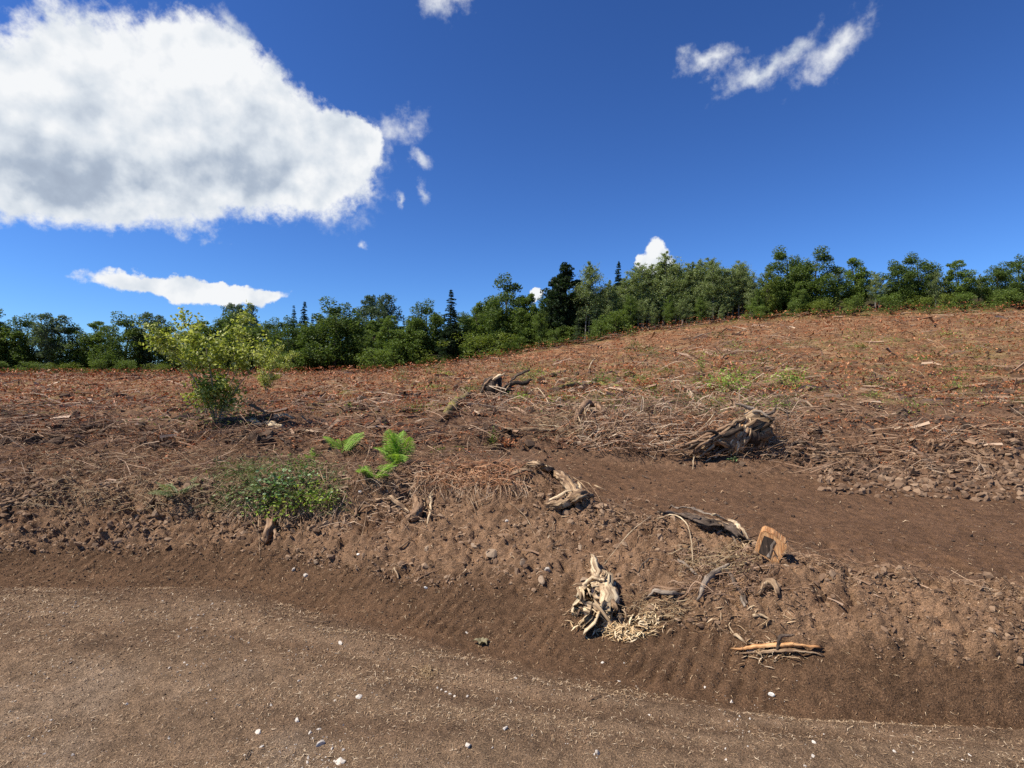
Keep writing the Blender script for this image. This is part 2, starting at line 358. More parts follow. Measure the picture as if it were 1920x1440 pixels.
def displace():
    global GZ
    x, y = GX, GY; dz = np.zeros_like(GZ)
    near = GY < 30
    f1 = fbm(x, y, 1.3, 3); f5 = fbm(x, y, 5, 4, .55, 3.); f20 = fbm(x, y, 22, 3, .6, 5.)
    road = band(0, 3.1, .3)
    dz += road * (.012 * f1 + .012 * f5 + .006 * f20)
    # wheel and blade lines running along the foot of the bank
    wob = .16 * f1
    for s0, w, a in ((2.99, .16, -.026), (2.74, .09, .016), (2.62, .10, -.016), (2.40, .06, .008), (2.15, .10, -.010)):
        dz += a * np.exp(-((SS + wob - s0) / w) ** 2)
    # grooves scraped up the foot of the bank
    q = .80 * x - .60 * y + .06 * f1 + .022 * f5
    gm = smooth(fbm(x, y, 1.7, 2, .5, 9.), -.25, .25)
    saw = np.abs(((q / .085) % 1.0) - .5) * 2
    dz += band(3.12, 4.2, .12) * (.025 * (1 - .75 * smooth(x / gof(y), .30, .42)) * (.12 + .88 * gm * smooth(fbm(x, y, 6, 2, .5, 79.), -.3, .15)) * (np.sqrt(saw) - .5) * 1.7 + .010 * f20 + .012 * f5)
    r = .8 * x - .6 * y; t_ = .6 * x + .8 * y
    streak = fbm(r * 9, t_ * 1.6, 1., 3, .6, 2.)
    # bank face: lumps, slumps, hollows
    face = band(4.05, 6.2, .25)
    bil = np.abs(fbm(x, y, 7, 3, .55, 17.))
    dz += face * (.085 * fbm(x, y, 1.9, 3, .5, 21.) + .055 * f5 + .13 * (bil - .12) + .036 * f20 + .035 * streak)
    pits = smooth(fbm(x, y, 8, 3, .6, 71.), .14, .34); pits2 = smooth(fbm(x, y, 3.2, 3, .6, 73.), .15, .4)
    dz -= face * .045 * pits
    dz -= band(6.2, 9.8, .3) * (.055 * pits + .06 * pits2)
    crest = band(5.3, 7.1, .3)
    dz += crest * (.075 * f5 + .024 * f20)
    terr = band(7.0, 8.1, .2) * smooth(x / y, -.02, .1)
    dz += terr * (.045 * pits + .06 * pits2) * .85 + terr * .010 * fbm((.93 * x - .36 * y) * 1.0, (.36 * x + .93 * y) * 9, 1., 3, .6, 77.)
    dz += terr * (.018 * f1 + .008 * f5 + .004 * f20)
    leftm = 1 - smooth(x / y, -.12, .02)
    dz += band(6.2, 9, .3) * leftm * (.06 * f1 + .06 * f5 + .02 * f20)
    b2 = band(8.1, 10.3, .3)
    dz += b2 * (.16 * fbm(x, y, .9, 3, .5, 31.) + .09 * fbm(x, y, 3, 3, .55, 33.) + .03 * f5)
    hill = smooth(SS, 9.6, 10.6) * (1 - smooth(SS, 14, 15))
    pits3 = smooth(fbm(x, y, .9, 3, .6, 75.), .12, .35)
    dz -= hill * pits3 * .28 * smooth(SS, 10, 11)
    dz += hill * (.22 * fbm(x, y, .35, 3, .5, 41.) + .26 * fbm(x, y, .9, 4, .62, 43.) + .10 * fbm(x, y, 3., 3, .6, 45.) * (GY < 45))
    GZ = GZ + dz
displace()

def soil_colours():
    x, y = GX, GY; n = lambda f, z: fbm(x, y, f, 3, .55, z)
    c = np.zeros(GX.shape + (3,))
    def lay(col, w):
        nonlocal c; w = np.clip(w, 0, 1)[..., None]; c = c * (1 - w) + np.array(col) * w
    c[:] = (.168, .126, .086)                                           # dry road earth with wood litter
    lay((.20, .160, .118), band(0, 2.45, .15) * smooth(n(1.2, 3.), -.05, .25) * smooth(-x / gof(y), -.15, .3))   # gravel showing
    lay((.12, .082, .053), np.exp(-((SS - 2.62) / .12) ** 2) * .7)
    wb = .12 * n(1.2, 91.)
    for s0, w0 in ((2.28, .07), (2.5, .05), (2.78, .07)): lay((.105, .074, .050), np.exp(-((SS + wb - s0) / w0) ** 2) * .75 * smooth(n(.8, 93. + s0), -.3, .1))
    lay((.22, .17, .12), np.exp(-((SS + wb - 2.66) / .05) ** 2) * .4)
    lay((.098, .064, .040), band(2.86, 4.25, .16))                      # moist dark earth pressed by the blade
    lay((.13, .092, .062), np.exp(-((SS - 2.94) / .05) ** 2) * .5 * smooth(-x / y, -.3, .2))
    lay((.178, .122, .080), band(4.15, 6.6, .2) )                       # drier loose earth of the bank
    lay((.115, .074, .048), band(4.5, 6.6, .2) * smooth(n(2.5, 8.), .02, .22) * .8)
    lay((.135, .090, .060), band(6.5, 8.2, .2))
    lay((.118, .075, .047), band(7.05, 8.05, .15) * smooth(x / y, .02, .12))   # terrace track
    lay((.12, .078, .052), band(6.6, 9.4, .2) * (1 - smooth(x / y, -.1, .02)) * .9)
    lay((.125, .082, .055), band(8.1, 9.6, .2))
    lay((.150, .096, .056), smooth(SS, 9.4, 9.9) )
    lay((.165, .084, .044), smooth(SS, 10, 11) * smooth(n(.5, 12.), -.1, .2) * .9)
    lay((.125, .105, .05), smooth(SS, 9.4, 9.8) * (1 - smooth(SS, 11.6, 12.2)) * smooth(n(.45, 19.), .0, .18) * .8)
    lay((.075, .05, .03), smooth(SS, 9.6, 10.2) * smooth(n(1.3, 23.), .06, .2) * .75)
    lay((.26, .19, .115), smooth(SS, 9.8, 10.5) * smooth(n(.7, 27.), .1, .28) * .6)
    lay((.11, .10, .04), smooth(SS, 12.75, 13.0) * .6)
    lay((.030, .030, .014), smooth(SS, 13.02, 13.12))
    c = c * np.array([1.24, 1.08, .93]); return np.concatenate([c, np.ones(c.shape[:2] + (1,))], -1)
nu, ns = GX.shape
idx = np.arange(nu * ns).reshape(nu, ns)
quads = np.stack([idx[:-1, :-1], idx[1:, :-1], idx[1:, 1:], idx[:-1, 1:]], -1).reshape(-1, 4)
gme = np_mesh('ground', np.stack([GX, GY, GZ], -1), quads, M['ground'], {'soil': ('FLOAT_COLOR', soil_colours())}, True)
ground = tag(link('ground', gme), 'brown bare earth road, cut bank and logged hillside', kind='structure')

def us_to_xyz(u, s):
    """points on the ground from grid coordinates"""
    fi = np.interp(u, U, np.arange(nu)); fj = np.interp(s, S, np.arange(ns))
    i = np.clip(fi.astype(int), 0, nu - 2); j = np.clip(fj.astype(int), 0, ns - 2); a = (fi - i)[:, None]; b = (fj - j)[:, None]
    P = np.stack([GX, GY, GZ], -1)
    return P[i, j] * (1-a) * (1-b) + P[i+1, j] * a * (1-b) + P[i, j+1] * (1-a) * b + P[i+1, j+1] * a * b
def H(x, y):
    u = x / math.sqrt(y * y + 9); fi = float(np.interp(u, U, np.arange(nu))); i = min(int(fi), nu - 2); a = fi - i
    return float(np.interp(y, GY[i], GZ[i]) * (1 - a) + np.interp(y, GY[i+1], GZ[i+1]) * a)
_ds = np.exp(np.linspace(math.log(1.5), math.log(300), 200))
def Hv(x, y):
    u = x / np.sqrt(y * y + 9); fi = np.interp(u, U, np.arange(nu)); i = np.clip(fi.astype(int), 0, nu - 2)
    out = np.empty_like(x)
    for k in range(len(x)):
        a = fi[k] - i[k]; out[k] = np.interp(y[k], GY[i[k]], GZ[i[k]]) * (1 - a) + np.interp(y[k], GY[i[k]+1], GZ[i[k]+1]) * a
    return out
def gp(px, py, lift=0.):
    """ground point seen at that place of the photograph"""
    a, b = (px - 960) / F, (720 - py) / F
    z = CAM_Z + b * _ds; h = Hv(a * _ds, _ds); k = np.nonzero(z < h)[0]
    d = float(_ds[k[0]]) if len(k) else 70.
    if len(k) and k[0] > 0:
        i = k[0]; dd = np.linspace(_ds[i-1], _ds[i], 9); e = CAM_Z + b * dd - Hv(a * dd, dd); q = max(1, int(np.nonzero(e < 0)[0][0]) if (e < 0).any() else 8)
        d = float(dd[q-1] + (dd[q] - dd[q-1]) * e[q-1] / (e[q-1] - e[q])) if e[q-1] > e[q] else float(dd[q])
    return Vector((a * d, d, H(a * d, d) + lift))

# ------------------------------------------------------------------ scattering
def octa():
    V = np.array([(1,0,0),(-1,0,0),(0,1,0),(0,-1,0),(0,0,1),(0,0,-1)], float)
    Fc = np.array([(0,2,4),(2,1,4),(1,3,4),(3,0,4),(2,0,5),(1,2,5),(3,1,5),(0,3,5)]); return V, Fc
def ico():
    p = (1 + 5 ** .5) / 2
    V = np.array([(-1,p,0),(1,p,0),(-1,-p,0),(1,-p,0),(0,-1,p),(0,1,p),(0,-1,-p),(0,1,-p),(p,0,-1),(p,0,1),(-p,0,-1),(-p,0,1)], float)
    V /= np.linalg.norm(V[0])
    Fc = np.array([(0,11,5),(0,5,1),(0,1,7),(0,7,10),(0,10,11),(1,5,9),(5,11,4),(11,10,2),(10,7,6),(7,1,8),(3,9,4),(3,4,2),(3,2,6),(3,6,8),(3,8,9),(4,9,5),(2,4,11),(6,2,10),(8,6,7),(9,8,1)])
    return V, Fc
def rough_variants(base, n, amt, rng, flat_=.75):
    V, Fc = base; out = []
    for _ in range(n):
        W = V * (1 + rng.uniform(-amt, amt, (len(V), 1))) * np.array([1, rng.uniform(.65, 1), flat_ * rng.uniform(.7, 1)]); out.append(W)
    return np.array(out), Fc
def rand_rot(n, rng, tilt=None):
    """random rotation matrices; tilt limits the lean of local z from world z"""
    yaw = rng.uniform(0, 2 * np.pi, n); c, s = np.cos(yaw), np.sin(yaw); Z = np.zeros(n); O = np.ones(n)
    R = np.stack([np.stack([c, -s, Z], -1), np.stack([s, c, Z], -1), np.stack([Z, Z, O], -1)], 1)
    t = rng.uniform(0, np.pi, n) if tilt is None else rng.normal(0, tilt, n)
    ax = rng.uniform(0, 2 * np.pi, n); kx, ky = np.cos(ax), np.sin(ax); ct, st = np.cos(t), np.sin(t); C1 = 1 - ct
    T = np.stack([np.stack([ct + kx*kx*C1, kx*ky*C1, ky*st], -1), np.stack([kx*ky*C1, ct + ky*ky*C1, -kx*st], -1), np.stack([-ky*st, kx*st, ct], -1)], 1)
    return T @ R
def scatter_mesh(name, variants, Fc, pos, R, scale, rng, mat, smooth_=False):
    n = len(pos); vi = rng.integers(0, len(variants), n); W = variants[vi]
    if scale.ndim == 1: scale = scale[:, None]
    W = W * (scale[:, None, :] if scale.shape[1] == 3 else scale[:, :, None])
    W = np.einsum('nij,nvj->nvi', R, W) + pos[:, None, :]
    k = W.shape[1]; FF = (Fc[None] + (np.arange(n) * k)[:, None, None]).reshape(-1, Fc.shape[1])
    return np_mesh(name, W.reshape(-1, 3), FF, mat, None, smooth_)
UW = .80    # half width in grid bearings that the frame sees
_dd = np.gradient(GD, axis=1) / np.gradient(S)[None, :]
def even(u, s):
    j = np.interp(s, S, np.arange(ns)).astype(int); i = np.interp(u, U, np.arange(nu)).astype(int)
    return np.where(s < 4.2, np.clip(_dd[i, j] / np.where(s < 3.0, 1.6, .62), 0, 1), 1.)
def rnd_us(n, s0, s1, rng, u0=-.95, u1=.95, mask=None):
    u = rng.uniform(u0, u1, n); s = rng.uniform(s0, s1, n)
    if mask is not None:
        P = us_to_xyz(u, s); k = mask(P, u, s) * even(u, s) > rng.uniform(0, 1, n); return P[k], u[k], s[k]
    k = even(u, s) > rng.uniform(0, 1, n) if s1 <= 4.2 else slice(None)
    u, s = u[k], s[k]
    return us_to_xyz(u, s), u, s
def strip_variants(n, seg, rng, w=.5, bend=.25, arch=.15):
    """thin flat curved strips, unit length along x: two triangles per step"""
    out = []
    for _ in range(n):
        t = np.linspace(-.5, .5, seg + 1); yb = bend * rng.normal() * (t * t - .12) + .1 * rng.normal() * t; zb = arch * rng.uniform(0, 1) * (.25 - t * t) * 2
        ww = w * (1 - (2 * np.abs(t)) ** 3 * .8)
        V = []
        for i in range(seg + 1): V += [(t[i], yb[i] - ww[i] * .5, zb[i]), (t[i], yb[i] + ww[i] * .5, zb[i])]
        out.append(V)
    Fc = np.array([(2*i, 2*i+2, 2*i+3, 2*i+1) for i in range(seg)]); return np.array(out, float), Fc
def twig_variants(n, seg, rng, r=.012, bend=.2, fork=False):
    """three sided sticks, unit length along x"""
    out = []
    for _ in range(n):
        t = np.linspace(-.5, .5, seg + 1); a, b = rng.normal(0, bend, 2); k = rng.normal(0, .03, (seg + 1, 2))
        V = []
        for i in range(seg + 1):
            rr = r * (1 - .6 * (t[i] + .5)); cy, cz = a * (t[i]**2 - .2) + k[i, 0], abs(b) * (.25 - t[i]**2) + k[i, 1] * .6
            for j in range(3): V.append((t[i], cy + rr * math.cos(j * 2.094), cz + rr * math.sin(j * 2.094)))
        out.append(V)
    Fc = np.array([(3*i + j, 3*i + (j+1) % 3, 3*i + 3 + (j+1) % 3, 3*i + 3 + j) for i in range(seg) for j in range(3)])
    return np.array(out, float), Fc
def quad_variants(n, rng, w=.5):
    out = []
    for _ in range(n):
        f = rng.uniform(.0, .35); out.append([(-.5, 0, 0), (rng.uniform(-.1, .15), -w * .5, f * .4), (.5, 0, rng.uniform(-.1, .1)), (rng.uniform(-.1, .15), w * .5, f * .4)])
    return np.array(out, float), np.array([(0, 1, 2), (0, 2, 3)])

def ground_scatter():
    rng = np.random.default_rng(21)
    # --- clods of earth
    iv, iF = rough_variants(ico(), 12, .38, rng, .6); ov, oF = rough_variants(octa(), 12, .3, rng)
    def clods(name, n, s0, s1, r0, r1, mat, base='o', mask=None, label='', power=3., u0=-.95, u1=.95):
        P, u, s = rnd_us(n, s0, s1, rng, u0, u1, mask); m = len(P)
        r = (r0 + (r1 - r0) * rng.uniform(0, 1, m) ** power) * np.clip(P[:, 1] / 4., .6, 3)
        P[:, 2] += r * .25
        v, Fc = (iv, iF) if base == 'i' else (ov, oF)
        me = scatter_mesh(name, v, Fc, P, rand_rot(m, rng), r, rng, mat)
        return tag(link(name, me), label, kind='stuff')
    lump = lambda f, z, lo, hi: (lambda P, u, s: smooth(fbm(P[:, 0], P[:, 1], f, 3, .5, z), lo, hi) + .04)
    clods('soil_clods', 42000, 3.95, 6.5, .003, .020, M['clod'], 'o', lump(2.5, 5., -.2, .15), 'crumbs of dry brown soil on the bank face')
    clods('large_soil_clods', 7000, 4.0, 6.4, .006, .036, M['clod'], 'i', lump(2.0, 6., -.05, .2), 'lumps of dry soil on the bank face', 2.5)
    clods('soil_clods', 16000, 2.2, 4.1, .002, .010, M['clod_dark'], 'o', None, 'crumbs of dark soil pressed on the foot of the bank')
    clods('soil_clods', 40000, 1.98, 3.0, .002, .009, M['clod'], 'o', None, 'crumbs of soil on the dirt road')
    clods('soil_clods', 7000, 6.4, 9.6, .004, .020, M['clod_dark'], 'o', lump(1.5, 8., -.2, .2), 'crumbs of dark soil around the terrace')
    clods('rubble', 1400, 7.75, 8.7, .01, .035, M['clod'], 'i', None, 'clods heaped at the back of the terrace by the right end', 1.5, .50, .95)
    clods('gravel', 6500, 1.98, 2.75, .002, .010, M['gravel'], 'i', lambda P, u, s: smooth(fbm(P[:, 0], P[:, 1], 2.2, 2, .5, 3.), -.15, .25) * (.25 + .75 * smooth(-P[:, 0], .3, 1.2)), 'grey gravel pressed into the dirt road', 3)
    # --- shreds of wood in the road earth
    sv, sF = strip_variants(14, 2, rng, w=.12, bend=1.2, arch=.5)
    def shreds(name, n, s0, s1, l0, l1, mat, label, mask=None, tilt=.25, lift=.004, var=None, u0=-.95, u1=.95, wx=1.):
        v, Fc = var or (sv, sF)
        P, u, s = rnd_us(n, s0, s1, rng, u0, u1, mask); m = len(P); l = (l0 + (l1 - l0) * rng.uniform(0, 1, m) ** 3) * np.clip(P[:, 1] / 4., .6, 40) ** .78
        P[:, 2] += lift * np.clip(P[:, 1] / 4., .6, 20); sc = np.stack([l, l * wx, l], -1)
        me = scatter_mesh(name, v, Fc, P, rand_rot(m, rng, tilt), sc, rng, mat); return tag(link(name, me), label, kind='stuff')
    drift = lambda P, u, s: (1 - .85 * smooth(s + .25 * fbm(P[:, 0], P[:, 1], 1.1, 2, .5, 66.), 2.6, 2.95)) * .3 + smooth(fbm(P[:, 0] * .6 + P[:, 1] * .4, P[:, 1] * 3, 1.4, 3, .5, 14.), -.1, .3)
    shreds('wood_shreds', 100000, 1.98, 3.0, .008, .045, M['shred'], 'short tan shreds of wood strewn over the dirt road', drift)
    shreds('wood_shreds', 9000, 3.04, 4.1, .010, .045, M['shred'], 'tan shreds of wood on the dark foot of the bank')
    shreds('wood_shreds', 8000, 4.05, 6.6, .012, .060, M['shred'], 'shreds of wood on the dry bank face')
    shreds('wood_shreds', 6000, 6.6, 8.3, .010, .060, M['shred'], 'shreds of wood on the terrace track')
    # --- twigs
    tv, tF = twig_variants(14, 3, rng, r=.010)
    def twigs(name, n, s0, s1, l0, l1, label, mask=None, mat=None, tilt=.3, lift=.02, u0=-.95, u1=.95):
        return shreds(name, n, s0, s1, l0, l1, mat or M['twigs'], label, mask, tilt, lift, (tv, tF), u0, u1)
    twigs('dead_twigs', 1500, 4.0, 6.4, .03, .22, 'brown twigs and rootlets on the bank face', lump(1.5, 31., -.1, .2))
    twigs('dead_twigs', 5200, 5.6, 7.0, .04, .26, 'tangle of dry rootlets along the crest of the bank', lump(1.1, 32., -.05, .15), tilt=.5)
    twigs('dead_twigs', 8500, 8.2, 9.8, .04, .30, 'tangle of dry stems on the bank behind the terrace', lump(1.0, 33., -.25, .1), tilt=.5, lift=.05)
    twigs('dead_twigs', 3500, 6.6, 9, .04, .35, 'dry twigs on the left bank', None, tilt=.45, lift=.03, u1=-.02)
    twigs('logging_slash', 11000, 9.6, 13.2, .05, .28, 'dry branches left on the logged hillside', None, tilt=.3, lift=.03)
    kv, kF = twig_variants(14, 2, rng, r=.075, bend=.25)
    shreds('broken_wood', 1500, 8.4, 10.2, .05, .26, M['slash'], 'broken chunks of brown wood and bark in the upper bank', None, .35, .02, (kv, kF))
    shreds('broken_wood', 1900, 9.6, 12.7, .03, .24, M['slash'], 'broken chunks of pale and brown wood over the hillside', lump(.4, 81., -.25, .2), .35, .03, (kv, kF))
    shreds('broken_wood', 420, 4.3, 6.8, .03, .14, M['slash'], 'splintered bits of root and bark on the bank face', None, .4, .01, (kv, kF))
    clods('soil_clods', 5200, 8.1, 11.2, .010, .050, M['clod_dark'], 'i', lump(.9, 83., -.05, .2), 'turned up lumps of dark soil on the lower hillside', 2.)
    # --- dead leaves and bracken
    lv, lF = quad_variants(10, rng, .45)
    def litter(name, n, s0, s1, l0, l1, mat, label, mask=None, tilt=None, lift=.02, u0=-.95, u1=.95):
        return shreds(name, n, s0, s1, l0, l1, mat, label, mask, tilt, lift, (lv, lF), u0, u1)
    litter('dead_leaves', 34000, 8.3, 10.4, .012, .034, M['dead'], 'curled red brown leaves on the upper bank', lump(1.2, 51., -.15, .12), tilt=.8, lift=.025)
    litter('dead_leaves', 5000, 6.8, 9.2, .012, .04, M['dead'], 'curled red brown leaves on the left bank', lump(1.6, 52., .05, .25), tilt=.8, u1=.1)
    litter('dead_bracken', 120000, 9.8, 13.15, .010, .045, M['dead_br'], 'reddish dead bracken carpeting the logged hillside', (lambda P, u, s: (smooth(fbm(P[:, 0], P[:, 1], .35, 3, .55, 53.), -.25, .1) + .15) * (smooth(fbm(P[:, 0], P[:, 1], 2.2, 3, .6, 55.), -.2, .2) + .1)), tilt=.8, lift=.03)
    litter('dead_bracken', 52000, 9.4, 13.1, .010, .045, M['dead'], 'heaps of rust coloured dead fronds on the hillside', lump(.8, 54., -.08, .14), tilt=1., lift=.06)
    litter('ground_cover', 15000, 9.0, 11.8, .012, .036, M['grassy'], 'low green weeds coming up through the slash', lump(.8, 57., .08, .26), tilt=.8, lift=.03)
    litter('ground_cover', 15000, 9.1, 11.6, .012, .032, M['lf_lime'], 'pale green regrowth scattered over the lower hillside', lump(.6, 61., .10, .28), tilt=.8, lift=.04, u0=.0)
    litter('ground_cover', 2200, 12.6, 13.05, .010, .022, M['lf_bright'], 'green ground cover along the edge of the wood', lump(.25, 59., -.05, .2), tilt=.9, lift=.03, u1=.2)
ground_scatter()

# ------------------------------------------------------------------ tubes: roots, logs, sticks, trunks
def catmull(P, n):
    P = [Vector(p) for p in P]
    if len(P) == 2: return [P[0].lerp(P[1], i / n) for i in range(n + 1)]
    Q = [P[0] * 2 - P[1]] + P + [P[-1] * 2 - P[-2]]; out = []
    m = len(P) - 1
    for i in range(n + 1):
        t = i / n * m; k = min(int(t), m - 1); t -= k; a, b, c, d = Q[k:k+4]
        out.append(.5 * ((2*b) + (c - a) * t + (2*a - 5*b + 4*c - d) * t*t + (3*b - a - 3*c + d) * t**3))
    return out
def tube_arrays(pts, radii, sides=10, n=None, seed=0, lump=.12, ridge=.10, jag=(0, 0), flatten=1., hollow=(0, 0), kink=.9):
    """gnarled limb: rings along a curve, radius broken by lumps and lengthwise ridges, torn ends"""
    r_ = random.Random(seed); L_ = sum((Vector(pts[i+1]) - Vector(pts[i])).length for i in range(len(pts) - 1))
    rm = max(radii); n = n or max(len(pts), min(46, int(L_ / (rm * .55)) + 2))
    C = catmull(pts, n); rr = np.interp(np.linspace(0, len(radii) - 1, n + 1), range(len(radii)), radii)
    for i in range(1, n):
        w = Vector((r_.uniform(-1, 1), r_.uniform(-1, 1), r_.uniform(-1, 1))) * float(rr[i]) * .16
        for q in range(3): w[q] += float(gnoise(np.array([i / n * L_ / (rm * 4) + q * 9.1]), np.array([seed * 1.7]), np.array([.5]))[0]) * rm * kink
        C[i] = C[i] + w
    T = [(C[min(i+1, n)] - C[max(i-1, 0)]).normalized() for i in range(n + 1)]
    up = Vector((0, 0, 1)) if abs(T[0].z) < .9 else Vector((1, 0, 0)); N = (up - T[0] * up.dot(T[0])).normalized()
    V, G = [], []; s = 0; ang = [2 * math.pi * j / sides for j in range(sides)]
    sd_ = np.array([seed * 3.7] * sides)
    j0 = [r_.uniform(-1, 1) for _ in ang]; j1 = [r_.uniform(-1, 1) for _ in ang]
    for i in range(n + 1):
        if i:
            s += (C[i] - C[i-1]).length; N = (N - T[i] * N.dot(T[i])).normalized()
        B = T[i].cross(N)
        a_ = np.array(ang); nz = gnoise(np.cos(a_) * .9 + seed * 1.3, np.sin(a_) * .9 + sd_, np.full(sides, s / (rm * 3.2)))
        nr = -np.abs(gnoise(np.cos(a_) * 2.6 + seed, np.sin(a_) * 2.6, np.full(sides, s / (rm * 7)))) * 1.3 + .3
        R = rr[i] * (1 + lump * 1.6 * nz + ridge * 2.2 * nr)
        for j, a in enumerate(ang):
            e = 0
            if i == 0: e = -abs(j0[j]) * jag[0]
            if i == n: e = abs(j1[j]) * jag[1]
            p = C[i] + (N * math.cos(a) * flatten + B * math.sin(a)) * float(R[j]) + T[i] * e
            V.append(p); G.append((s + e, math.cos(a) * rr[i], math.sin(a) * rr[i]))
    Fq = []
    for i in range(n):
        for j in range(sides):
            k = (j + 1) % sides; Fq.append((i*sides + j, i*sides + k, (i+1)*sides + k, (i+1)*sides + j))
    a0 = len(V); V.append(C[0] + T[0] * hollow[0]); G.append((0, 0, 0)); a1 = len(V); V.append(C[n] - T[n] * hollow[1]); G.append((s, 0, 0))
    for j in range(sides):
        k = (j + 1) % sides; Fq.append((a0, k, j)); Fq.append((a1, n*sides + j, n*sides + k))
    return V, Fq, G
def poly_mesh(name, V, Fc, G, mats, fmat=None, smooth_=True, org=Vector()):
    me = bpy.data.meshes.new(name); me.from_pydata([tuple(Vector(v) - org) for v in V], [], Fc)
    if G is not None:
        a = me.attributes.new('grain', 'FLOAT_VECTOR', 'POINT'); a.data.foreach_set('vector', np.array(G, np.float32).ravel())
    for m in (mats if isinstance(mats, (list, tuple)) else [mats]): me.materials.append(m)
    if fmat: me.polygons.foreach_set('material_index', fmat)
    me.polygons.foreach_set('use_smooth', [smooth_] * len(me.polygons)); me.update(); return me
def join_arrays(parts):
    V, Fc, G = [], [], []
    for v, f, g in parts:
        o = len(V); V += list(v); Fc += [tuple(i + o for i in t) for t in f]; G += list(g)
    return V, Fc, G
def limb(name, pts, radii, mat, parent=None, org=Vector(), **k):
    v, f, g = tube_arrays(pts, radii, **k); return link(name, poly_mesh(name, v, f, g, M[mat], org=org), parent)

# ------------------------------------------------------------------ trees
def leaves_mesh(name, centres, size, aspect, mat, rng, droop=0., flatk=.0, thin=1.):
    n = len(centres); v, Fc = quad_variants(10, rng, aspect)
    R = rand_rot(n, rng, None if flatk == 0 else flatk)
    sc = size * rng.uniform(.55, 1.3, n)
    return scatter_mesh(name, v, Fc, np.asarray(centres), R, sc, rng, mat)
def tree_obj(name, wood_parts, woodmat, leaf_pts, leaf_size, aspect, leafmat, seed, flatk=0.):
    rng = np.random.default_rng(seed)
    root = empty(name)
    V, Fc, G = join_arrays(wood_parts)
    link('trunk', poly_mesh('trunk', V, Fc, G, M[woodmat]), root)
    link('crown', leaves_mesh('crown', leaf_pts, leaf_size, aspect, M[leafmat], rng, flatk=flatk), root)
    return root
def clump_points(C, R, n, rng, flat_=.6, hollow=.5):
    """n points in each of the ellipsoidal leaf clumps (centres C, radii R), more of them at the skin"""
    d = rng.normal(size=(len(C), n, 3)); d /= np.linalg.norm(d, axis=2)[..., None]
    r = (hollow + (1 - hollow) * rng.uniform(0, 1, (len(C), n, 1)) ** .7)
    d *= r * R[:, None, None] * np.array([1, 1, flat_]); return (C[:, None, :] + d).reshape(-1, 3)
def broadleaf(seed, h=10., w=8., base=.02, clumps=120, per=150, leaf=.30, mat='lf_dark', wood='trunk_dark', shape=1., cr=1.0, name='broadleaf_tree'):
    """wide crown reaching almost to the ground, uneven outline with gaps"""
    rng = np.random.default_rng(seed); c = []; r = []
    while len(c) < clumps:
        d = rng.normal(size=3); d /= np.linalg.norm(d)
        q = rng.uniform(.35, 1) ** .45
        k = 1 + .28 * float(gnoise(np.array([d[0] * 1.6 + seed]), np.array([d[1] * 1.6]), np.array([d[2] * 1.6]))[0] * 2)
        x, y, z = d * q * k
        t = (z + 1) / 2; wide = (1 - .35 * max(0, z)) if shape else 1
        p = (x * w / 2 * .86 * wide, y * w / 2 * .86 * wide, h * (base + (1 - base) * t * .97) )
        if p[2] < .03 * h: continue
        if rng.uniform() < .35: p = (p[0], p[1], p[2] * rng.uniform(.4, .9))
        c.append(p); r.append(rng.uniform(.10, .19) * w * cr * (1.1 - .3 * t))
    c, r = np.array(c), np.array(r); pts = clump_points(c, r, per, rng, .75, .35); kz = h / np.percentile(pts[:, 2], 98.5); pts[:, 2] *= kz; c[:, 2] *= kz
    parts = [tube_arrays([(0, 0, -.5), (.1, 0, h * .25), (-.1, .1, h * .6), (0, 0, h * .9)], [h*.028, h*.022, h*.012, h*.004], 7, 10, seed)]
    for k in range(9):
        i = rng.integers(len(c)); z0 = rng.uniform(.15, .55) * h; e = c[i]
        parts.append(tube_arrays([(0, 0, z0), (e[0]*.5, e[1]*.5, z0 + (e[2]-z0)*.6), tuple(e)], [h*.011, h*.007, h*.002], 5, 6, seed + k))
    return tree_obj(name, parts, wood, pts, leaf, .6, mat, seed)
def alder(seed, h=10., w=4.4, base=.27, mat='lf_alder', leaf=.22, stems=3, nb=46, name='slender_tree', wood='trunk'):
    """slender pale trunks, ascending branches with feathery sprays"""
    rng = np.random.default_rng(seed); parts = []; pts = []
    for s in range(stems):
        ox, oy = rng.normal(0, .35, 2); lx, ly = rng.normal(0, .5, 2); hh = h * rng.uniform(.82, 1.0) if s else h
        P = [(ox, oy, -.4), (ox + lx*.3, oy + ly*.3, hh*.33), (ox + lx*.7, oy + ly*.7, hh*.7), (ox + lx, oy + ly, hh)]
        parts.append(tube_arrays(P, [h*.010, h*.0085, h*.005, h*.0012], 6, 12, seed + s))
        for b in range(nb):
            t = base + (1 - base) * (b + rng.uniform()) / nb
            az = rng.uniform(0, 6.283); L_ = w / 2 * (math.sin(math.pi * min(1, (t - base) / (1 - base) * .78 + .20)) ** .8) * rng.uniform(.55, 1.12)
            p0 = Vector((ox + lx * t, oy + ly * t, hh * t)); e = p0 + Vector((math.cos(az) * L_, math.sin(az) * L_, L_ * rng.uniform(.25, .8)))
            if b % 3 == 0: parts.append(tube_arrays([p0, p0.lerp(e, .5) - Vector((0, 0, L_*.08)), e], [h*.003, h*.002, h*.001], 4, 3, seed + b))
            m = int(95 * (L_ / (w/2)) + 30); tt = rng.uniform(.12, 1.08, m)[:, None]
            q = np.array(p0) + (np.array(e) - np.array(p0)) * tt + rng.normal(0, 1, (m, 3)) * (.05 + .10 * L_) * np.array([1, 1, .75])
            q[:, 2] -= (tt[:, 0] ** 2) * L_ * .12; pts.append(q)
    return tree_obj(name, parts, wood, np.concatenate(pts), leaf, .5, mat, seed)
